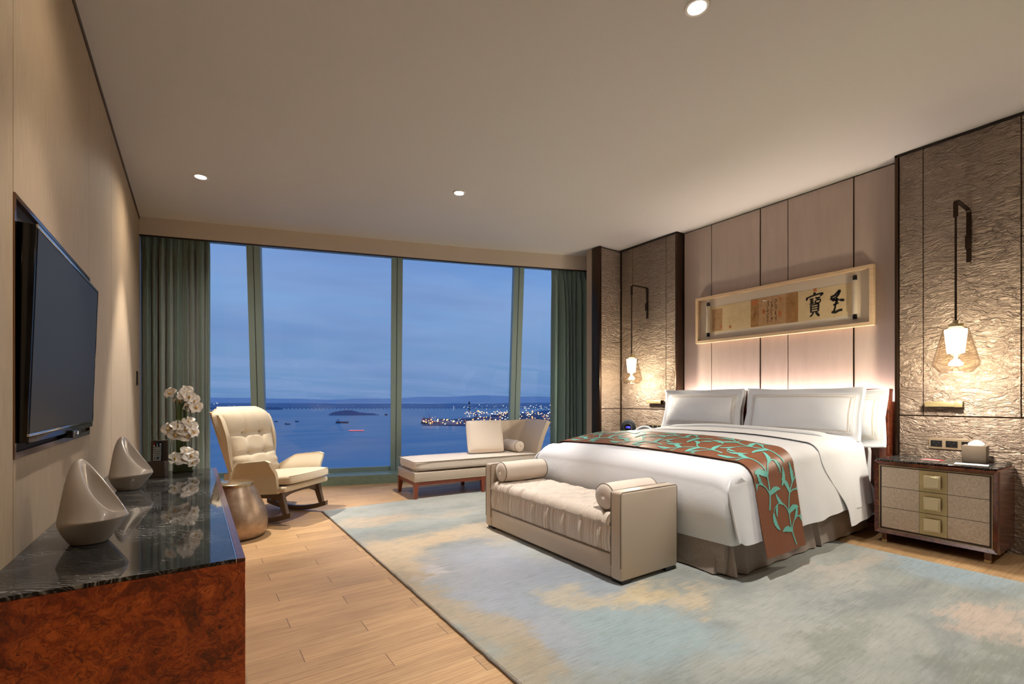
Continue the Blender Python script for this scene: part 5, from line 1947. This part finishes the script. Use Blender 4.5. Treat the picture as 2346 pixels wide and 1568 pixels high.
glyph('large_character', 1.928, 1.985, .066, .108, ZHI)
glyph('large_character', 2.113, 1.993, .078, .118, BAO)
rs = random.Random(21)
def column(bm, y, z0_, z1_, size, n, wsc=1.0):
    for k in range(n):
        z = z1_ - (z1_ - z0_) * (k + .5) / n
        for _ in range(3 if size > .008 else 2):
            a = (y - 2.5 + rs.uniform(-1, 1) * size, z - 2.0 + rs.uniform(-.8, .8) * size)
            b = (y - 2.5 + rs.uniform(-1, 1) * size, z - 2.0 + rs.uniform(-.8, .8) * size)
            c = ((a[0] + b[0]) / 2 + rs.uniform(-.5, .5) * size, (a[1] + b[1]) / 2)
            stroke(bm, [a, c, b], [size * .13 * wsc, size * .2 * wsc, size * .1 * wsc], n=2)
bm = bmesh.new()
column(bm, 2.555, 1.875, 2.115, .0125, 11, 1.1); column(bm, 2.515, 1.880, 2.115, .0125, 11, 1.1); column(bm, 2.475, 1.885, 2.118, .0115, 12, 1.1)
bm_obj('running_script', bm, INK, sc)
bm = bmesh.new()
for y in (3.175, 3.155, 3.135, 3.115, 3.098): column(bm, y, 1.875, 2.07, .0055, 13, 1.2)
column(bm, 3.078, 1.96, 2.095, .005, 10)
for i, y in enumerate((2.925, 2.90, 2.875, 2.85, 2.825, 2.80, 2.775)): column(bm, y, 1.875 + (.05 if i == 0 else 0), 2.10 - .004 * (6 - i), .004, 15, 1.2)
for i, y in enumerate((2.99, 2.965, 2.945)): column(bm, y, 1.90 + .03 * i, 2.07, .003, 12)
for y in (2.355, 2.34, 2.325, 2.31, 2.296): column(bm, y, 1.95, 2.125, .0045, 14)
for y in (2.625, 2.612, 2.60): column(bm, y, 2.06, 2.125, .0035, 6)
bm_obj('small_script', bm, INKF, sc)
bm = bmesh.new()
stroke(bm, [(2.705 - 2.5, 1.935 - 2), (2.695 - 2.5, 1.965 - 2), (2.685 - 2.5, 2.04 - 2)], [.001, .0025, .001]); stroke(bm, [(2.695 - 2.5, 1.96 - 2), (2.675 - 2.5, 2.02 - 2), (2.665 - 2.5, 1.985 - 2)], [.001, .001, .001])
bm_obj('faded_plant_sketch', bm, INKF, sc)
for yc in (3.226, 1.778):
    t2 = bm_obj('scroll_roller', (lambda b: (lathe(b, [(.001, -.152), (.021, -.152), (.022, -.148), (.022, .148), (.021, .152), (.001, .152)], c=(-.026, yc - 2.5, .003), seg=28), b)[1])(bmesh.new()), ROLLP, pic, 40)
    for s in (-1, 1):
        b = bmesh.new()
        lathe(b, [(.001, 0), (.016, 0), (.0175, .004), (.0165, .040), (.013, .044), (.001, .044)], c=(-.026, yc - 2.5, .003 + s * .152 - (.044 if s < 0 else 0)), seg=24)
        bm_obj('black_knob', b, TVBLACK, t2, 40)


# ================================================================== THE BAY OUTSIDE (the room is about 150 m up)
SEAZ = -150.0
FWD = Vector((math.sin(R(34)), math.cos(R(34)), 0)); RGT = Vector((math.cos(R(34)), -math.sin(R(34)), 0))


def bay(t, d, z=SEAZ):
    """a spot d metres out over the bay and t*d metres to the side of the window axis"""
    p = FWD * d + RGT * (t * d); p.z = z; return p


def m_sea(nt, b):
    co = nt.coord('Object')
    n = nt.noise(nt.mapping(co, rot=(0, 0, R(34)), scale=(.0012, .006, 1)), 1.0, 5, .6, .3)
    n2 = nt.noise(nt.mapping(co, scale=(.03, .06, 1)), 1.0, 4, .6)
    nt.put(b.inputs['Base Color'], nt.mix(nt.maprange(n, .35, .65), lin((110, 156, 178)), lin((124, 168, 192))))  # haze over the water is painted in as a paler base colour
    nt.put(b.inputs['Roughness'], nt.maprange(n, .35, .65, .30, .48))
    nt.put(b.inputs['Normal'], nt.bump(n2, .12, 6.0))


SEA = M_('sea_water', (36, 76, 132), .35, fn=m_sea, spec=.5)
bm = bmesh.new()
vs = [bm.verts.new(bay(t, d)) for t, d in ((-1.6, 40), (1.6, 40), (1.6, 7400), (-1.6, 7400))]
bm.faces.new(vs)
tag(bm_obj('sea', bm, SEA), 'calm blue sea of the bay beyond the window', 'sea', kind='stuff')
HAZE1 = M_('far_hill_haze_tint', (200, 212, 226), .95); HAZE2 = M_('hill_haze_tint', (132, 156, 182), .95)  # distance haze is painted into these pale hill colours
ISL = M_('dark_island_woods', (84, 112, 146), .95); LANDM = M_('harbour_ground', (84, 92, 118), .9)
rh = random.Random(4)


def ridge(name, label, t0, t1, d, h, depth, mat, seed, base=0.25, cat='hill'):
    n = 70; rows = []
    bm = bmesh.new()
    for j, (dd, k) in enumerate(((0, 0), (.35, .75), (.6, 1), (1, 0))):
        row = []
        for i in range(n + 1):
            f = i / n; t = t0 + (t1 - t0) * f
            e = min(1, 6 * min(f, 1 - f)) ** .6
            hh = h * e * (base + (1 - base) * (.5 + .5 * noise.noise(Vector((f * 6 + seed, seed * 3.1, .3)))) + .10 * noise.noise(Vector((f * 30, seed, 1))))
            row.append(bm.verts.new(bay(t, d + depth * dd, SEAZ + max(hh, 0) * k - .5)))
        rows.append(row)
    for j in range(3):
        for i in range(n): bm.faces.new((rows[j][i], rows[j][i + 1], rows[j + 1][i + 1], rows[j + 1][i]))
    return tag(bm_obj(name, bm, mat, None, True), label, cat)


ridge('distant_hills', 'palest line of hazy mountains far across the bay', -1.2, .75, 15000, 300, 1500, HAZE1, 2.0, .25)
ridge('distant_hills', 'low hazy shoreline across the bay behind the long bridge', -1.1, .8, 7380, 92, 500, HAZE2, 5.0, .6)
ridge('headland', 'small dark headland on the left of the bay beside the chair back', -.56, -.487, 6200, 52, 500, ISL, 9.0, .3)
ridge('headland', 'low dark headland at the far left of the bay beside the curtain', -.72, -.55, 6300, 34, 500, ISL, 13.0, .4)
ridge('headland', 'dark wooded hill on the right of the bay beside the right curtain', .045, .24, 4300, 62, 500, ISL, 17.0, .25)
# island
bm = bmesh.new(); rows = []
prof = [(0, 0), (.06, .5), (.2, .8), (.32, .95), (.42, .98), (.5, .85), (.6, .55), (.75, .42), (.9, .30), (1, 0)]
for j, k in ((0, 0), (.3, .85), (.55, 1), (1, 0)):
    row = []
    for i in range(61):
        f = i / 60
        for a, b in zip(prof[:-1], prof[1:]):
            if a[0] <= f <= b[0]: h = a[1] + (b[1] - a[1]) * (f - a[0]) / (b[0] - a[0]); break
        row.append(bm.verts.new(bay(-.389 + .108 * f, 4150 + 190 * j, SEAZ - .5 + max(0, (h * 46 + 4 * noise.noise(Vector((f * 25, 0, 0)))) * k))))
    rows.append(row)
for j in range(3):
    for i in range(60): bm.faces.new((rows[j][i], rows[j][i + 1], rows[j + 1][i + 1], rows[j + 1][i]))
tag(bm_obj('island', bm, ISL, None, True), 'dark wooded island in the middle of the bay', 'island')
# bridge
bm = bmesh.new()
D = 6700
a = bay(-.49, D, SEAZ + 14); b = bay(.3, D, SEAZ + 14); dr = (b - a).normalized(); L = (b - a).length
Mb = Matrix.Translation(a) @ Matrix.Rotation(math.atan2(dr.y, dr.x), 4, 'Z')
bx(bm, 0, L, -8, 8, -1.5, 2.5, 0, 1, Mb)
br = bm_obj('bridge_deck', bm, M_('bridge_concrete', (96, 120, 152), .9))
tb = thing('sea_bridge', 'long low bridge on many piers crossing the bay at the horizon', 'bridge'); br.parent = tb
for i in range(int(L / 55)):
    bm = bmesh.new(); bx(bm, 55 * i + 20, 55 * i + 27, -6, 6, -15, -1.5, 0, 1, Mb)
    if i < 98: bm_obj('bridge_pier', bm, MATS['bridge_concrete'], tb)
    else: bm.free()


def light_mat(nm, c, s): return M_(nm, c, .5, emit=c, estr=s)


LW = light_mat('lit_white_lamp', (255, 236, 200), 5.0); LO = light_mat('lit_orange_lamp', (255, 160, 84), 4.0); LR = light_mat('lit_red_trail', (255, 110, 110), 1.6)
BOATM = M_('dark_hull', (40, 58, 86), .8); BOATW = M_('pale_superstructure', (170, 184, 200), .8)


def boat(label, t, d, ln, h, cabin=True, mat=BOATM, rot=0.0):
    o = thing('boat', label, 'boat', bay(t, d), R(-34 + rot), group='boats out on the bay')
    bm = bmesh.new()
    w_ = ln * .16
    P = [(-.5, -.8), (-.5, .8), (.36, 1), (.5, 0), (.36, -1)]
    lo = [bm.verts.new((x * ln * .94, y * w_ * .4, -.3)) for x, y in P]; hi = [bm.verts.new((x * ln, y * w_ * .5, h)) for x, y in P]
    for i in range(5): bm.faces.new((lo[i], lo[(i + 1) % 5], hi[(i + 1) % 5], hi[i]))
    bm.faces.new(hi); bm.faces.new(lo[::-1])
    bm_obj('hull', bm, mat, o)
    if cabin: box('cabin', -ln * .42, -ln * .22, -w_ * .3, w_ * .3, h, h * 2.5, BOATW, o)
    return o


boat('small dark boat on the bay just right of the wing chair', -.476, 2720, 32, 5)
boat('small dark boat a little farther out, right of the wing chair', -.456, 3020, 24, 5)
boat('dark boat at the edge of the wing chair back', -.500, 3000, 22, 5)
boat('cargo ship with pale superstructure below the island', -.360, 2860, 78, 9, rot=4)
boat('small vessel right of the island, before the window post', -.267, 4150, 24, 12)
rb = boat('red light trail of a ferry, shaped as a long low vessel with a glowing strip, nearest of the boats', -.330, 2170, 70, 2.2, False)
box('red_light_trail', -34, 34, -1, 1, 2.2, 4.6, LR, rb)  # glowing strip stands in for the drawn-out light trail of a ferry
# harbour
bm = bmesh.new()
sh = [(-.19, 2600), (-.09, 2560), (.13, 2560), (.30, 2900), (.36, 4700), (-.02, 4700), (-.04, 3900), (-.16, 3150)]
lo = [bm.verts.new(bay(t, d, SEAZ - 1)) for t, d in sh]; hi = [bm.verts.new(bay(t, d, SEAZ + 3)) for t, d in sh]
for i in range(len(sh)): bm.faces.new((lo[i], lo[(i + 1) % len(sh)], hi[(i + 1) % len(sh)], hi[i]))
bm.faces.new(hi)
tag(bm_obj('harbour_quay', bm, LANDM), 'flat harbour quay reaching into the bay behind the daybed', 'quay')
WMS = [M_('warehouse_rust', (186, 122, 130), .9), M_('warehouse_slate', (120, 126, 154), .9), M_('warehouse_pale', (180, 180, 196), .9)]
WH = []
for i in range(90):
    t_, d_ = rh.uniform(-.185, .26), rh.uniform(2600, 4250)
    if t_ < -.10 and d_ > 3100: continue
    w_, l_, h_ = rh.uniform(12, 40), rh.uniform(30, 90), rh.uniform(6, 22)
    if any(abs(q[0] - t_ * d_) + abs(q[1] - d_) < 125 for q in WH): continue
    WH.append((t_ * d_, d_))
    M4 = Matrix.Translation(bay(t_, d_, SEAZ + 3)) @ Matrix.Rotation(R(-34 + rh.choice((0, 12))), 4, 'Z')
    o = box('warehouse', -l_ / 2, l_ / 2, -w_ / 2, w_ / 2, 0, h_, WMS[i % 3])
    o.matrix_world = M4
    tag(o, 'dark block among the harbour sheds and container stacks behind the daybed', 'harbour building', 'harbour sheds and container stacks')
CR = M_('crane_red', (196, 96, 104), .8)
for i, (t_, d_, h_, ln) in enumerate(((-.171, 2720, 62, 40), (-.155, 2680, 40, 34), (-.075, 3700, 60, 50), (-.10, 2760, 38, 34), (-.03, 2700, 40, 34), (-.185, 2820, 45, 20))):
    c = thing('harbour_crane', ('tallest crane at the left tip of the harbour', 'crane standing second from the left in the harbour', 'tall thin crane at the back of the harbour', 'low crane in the middle of the harbour', 'crane partly hidden by the daybed cushion', 'thin crane at the far left tip of the harbour')[i], 'crane', bay(t_, d_, SEAZ + 3), R(-34 + 20 * (i % 3)))
    bm = bmesh.new(); tube(bm, [(0, 0, 0), (ln * -.12, 0, h_ * .55)], 2.6, 4); tube(bm, [(8, 0, 0), (ln * -.05, 0, h_ * .5)], 1.8, 4); bm_obj('crane_tower', bm, CR, c)
    bm = bmesh.new(); tube(bm, [(ln * -.12, 0, h_ * .5), (-ln * .45, 0, h_)], [1.9, 1.0], 4); bm_obj('jib', bm, CR, c)
    bm = bmesh.new(); tube(bm, [(ln * -.1, 0, h_ * .5), (ln * .5, 0, h_ * .22)], 1.1, 4); bm_obj('back_stay', bm, CR, c)
sh_ = thing('moored_ship', 'dark ship moored at the left tip of the harbour', 'ship', bay(-.184, 2760), R(-34), )
bm = bmesh.new(); bx(bm, -24, 24, -8, 8, -1, 14); bm_obj('hull', bm, BOATM, sh_)
box('bridge_house', -20, 6, -7, 7, 14, 30, WMS[0], sh_)
# striped chimney
cy_ = thing('power_station_chimney', 'tall chimney with dark and white bands beyond the daybed cushion', 'chimney', bay(-.0907, 4400))
bm = bmesh.new(); lathe(bm, [(11, 0), (7, 118), (5.5, 118), (5.5, 112)], seg=20, closed=True); bm_obj('chimney_shaft', bm, M_('chimney_white', (186, 192, 206), .9), cy_, True)
for z0_, z1_ in ((44, 56), (68, 80), (94, 118.5)):
    bm = bmesh.new(); lathe(bm, [(11 - 4 * z0_ / 118 + .25, z0_), (11 - 4 * z1_ / 118 + .25, z1_)], seg=20, closed=True); bm_obj('dark_band', bm, BOATM, cy_, True)
# harbour lamps: hundreds of points of light
bm = bmesh.new(); bmo = bmesh.new()
for i in range(520):
    t_ = rh.uniform(-.19, .25); d_ = rh.choice((rh.uniform(2570, 2700), rh.uniform(2600, 3600), rh.uniform(3800, 4650)))
    if t_ < -.10 and d_ > 3050: continue
    if t_ < -.17 and d_ > 2850: continue
    s = d_ / 1080 * rh.choice((.35, .5, .5, .75, .95))
    p = bay(t_, d_, SEAZ + rh.uniform(6, 34))
    tgt = bm if rh.random() < .4 else bmo
    bx(tgt, p.x - s, p.x + s, p.y - s, p.y + s, p.z - s, p.z + s)
tag(bm_obj('harbour_lamps', bm, LW), 'white lamps scattered over the lit harbour', 'lamps', kind='stuff')
tag(bm_obj('harbour_lamps', bmo, LO), 'orange lamps scattered over the lit harbour', 'lamps', kind='stuff')
bm = bmesh.new()
for i in range(110):
    t_ = rh.choice((rh.uniform(.02, .11), rh.uniform(-.13, .12), rh.uniform(-.6, .1))); d_ = rh.uniform(4600, 7300)
    s = d_ / 1080 * rh.choice((.22, .3, .42)); p = bay(t_, d_, SEAZ + rh.uniform(12, 55))
    if t_ < -.14:
        if rh.random() < .6: continue
        d_ = 7350; p = bay(t_, d_, SEAZ + rh.uniform(10, 70)); s *= .7
    bx(bm, p.x - s, p.x + s, p.y - s, p.y + s, p.z - s, p.z + s)
for t_, z_ in ((-.632, 72), (-.627, 84), (-.6245, 80)):
    p = bay(t_, 6500, SEAZ + z_); bx(bm, p.x - 2.4, p.x + 2.4, p.y - 2.4, p.y + 2.4, p.z - 2.4, p.z + 2.4)
tag(bm_obj('shore_lights', bm, LW), 'tiny town lights along the far shores of the bay', 'lights', kind='stuff')
for i, t_ in enumerate((.0815, .0905)):
    tw = thing('lit_tower', ('left', 'right')[i] + ' one of two pale towers with lit tops beside the right curtain', 'tower', bay(t_, 3600), R(-34), group='pale towers on the right shore')
    box('tower_shaft', -9, 9, -9, 9, 0, 44, WMS[2], tw); box('lit_crown', -8, 8, -8, 8, 44, 47, LW, tw)
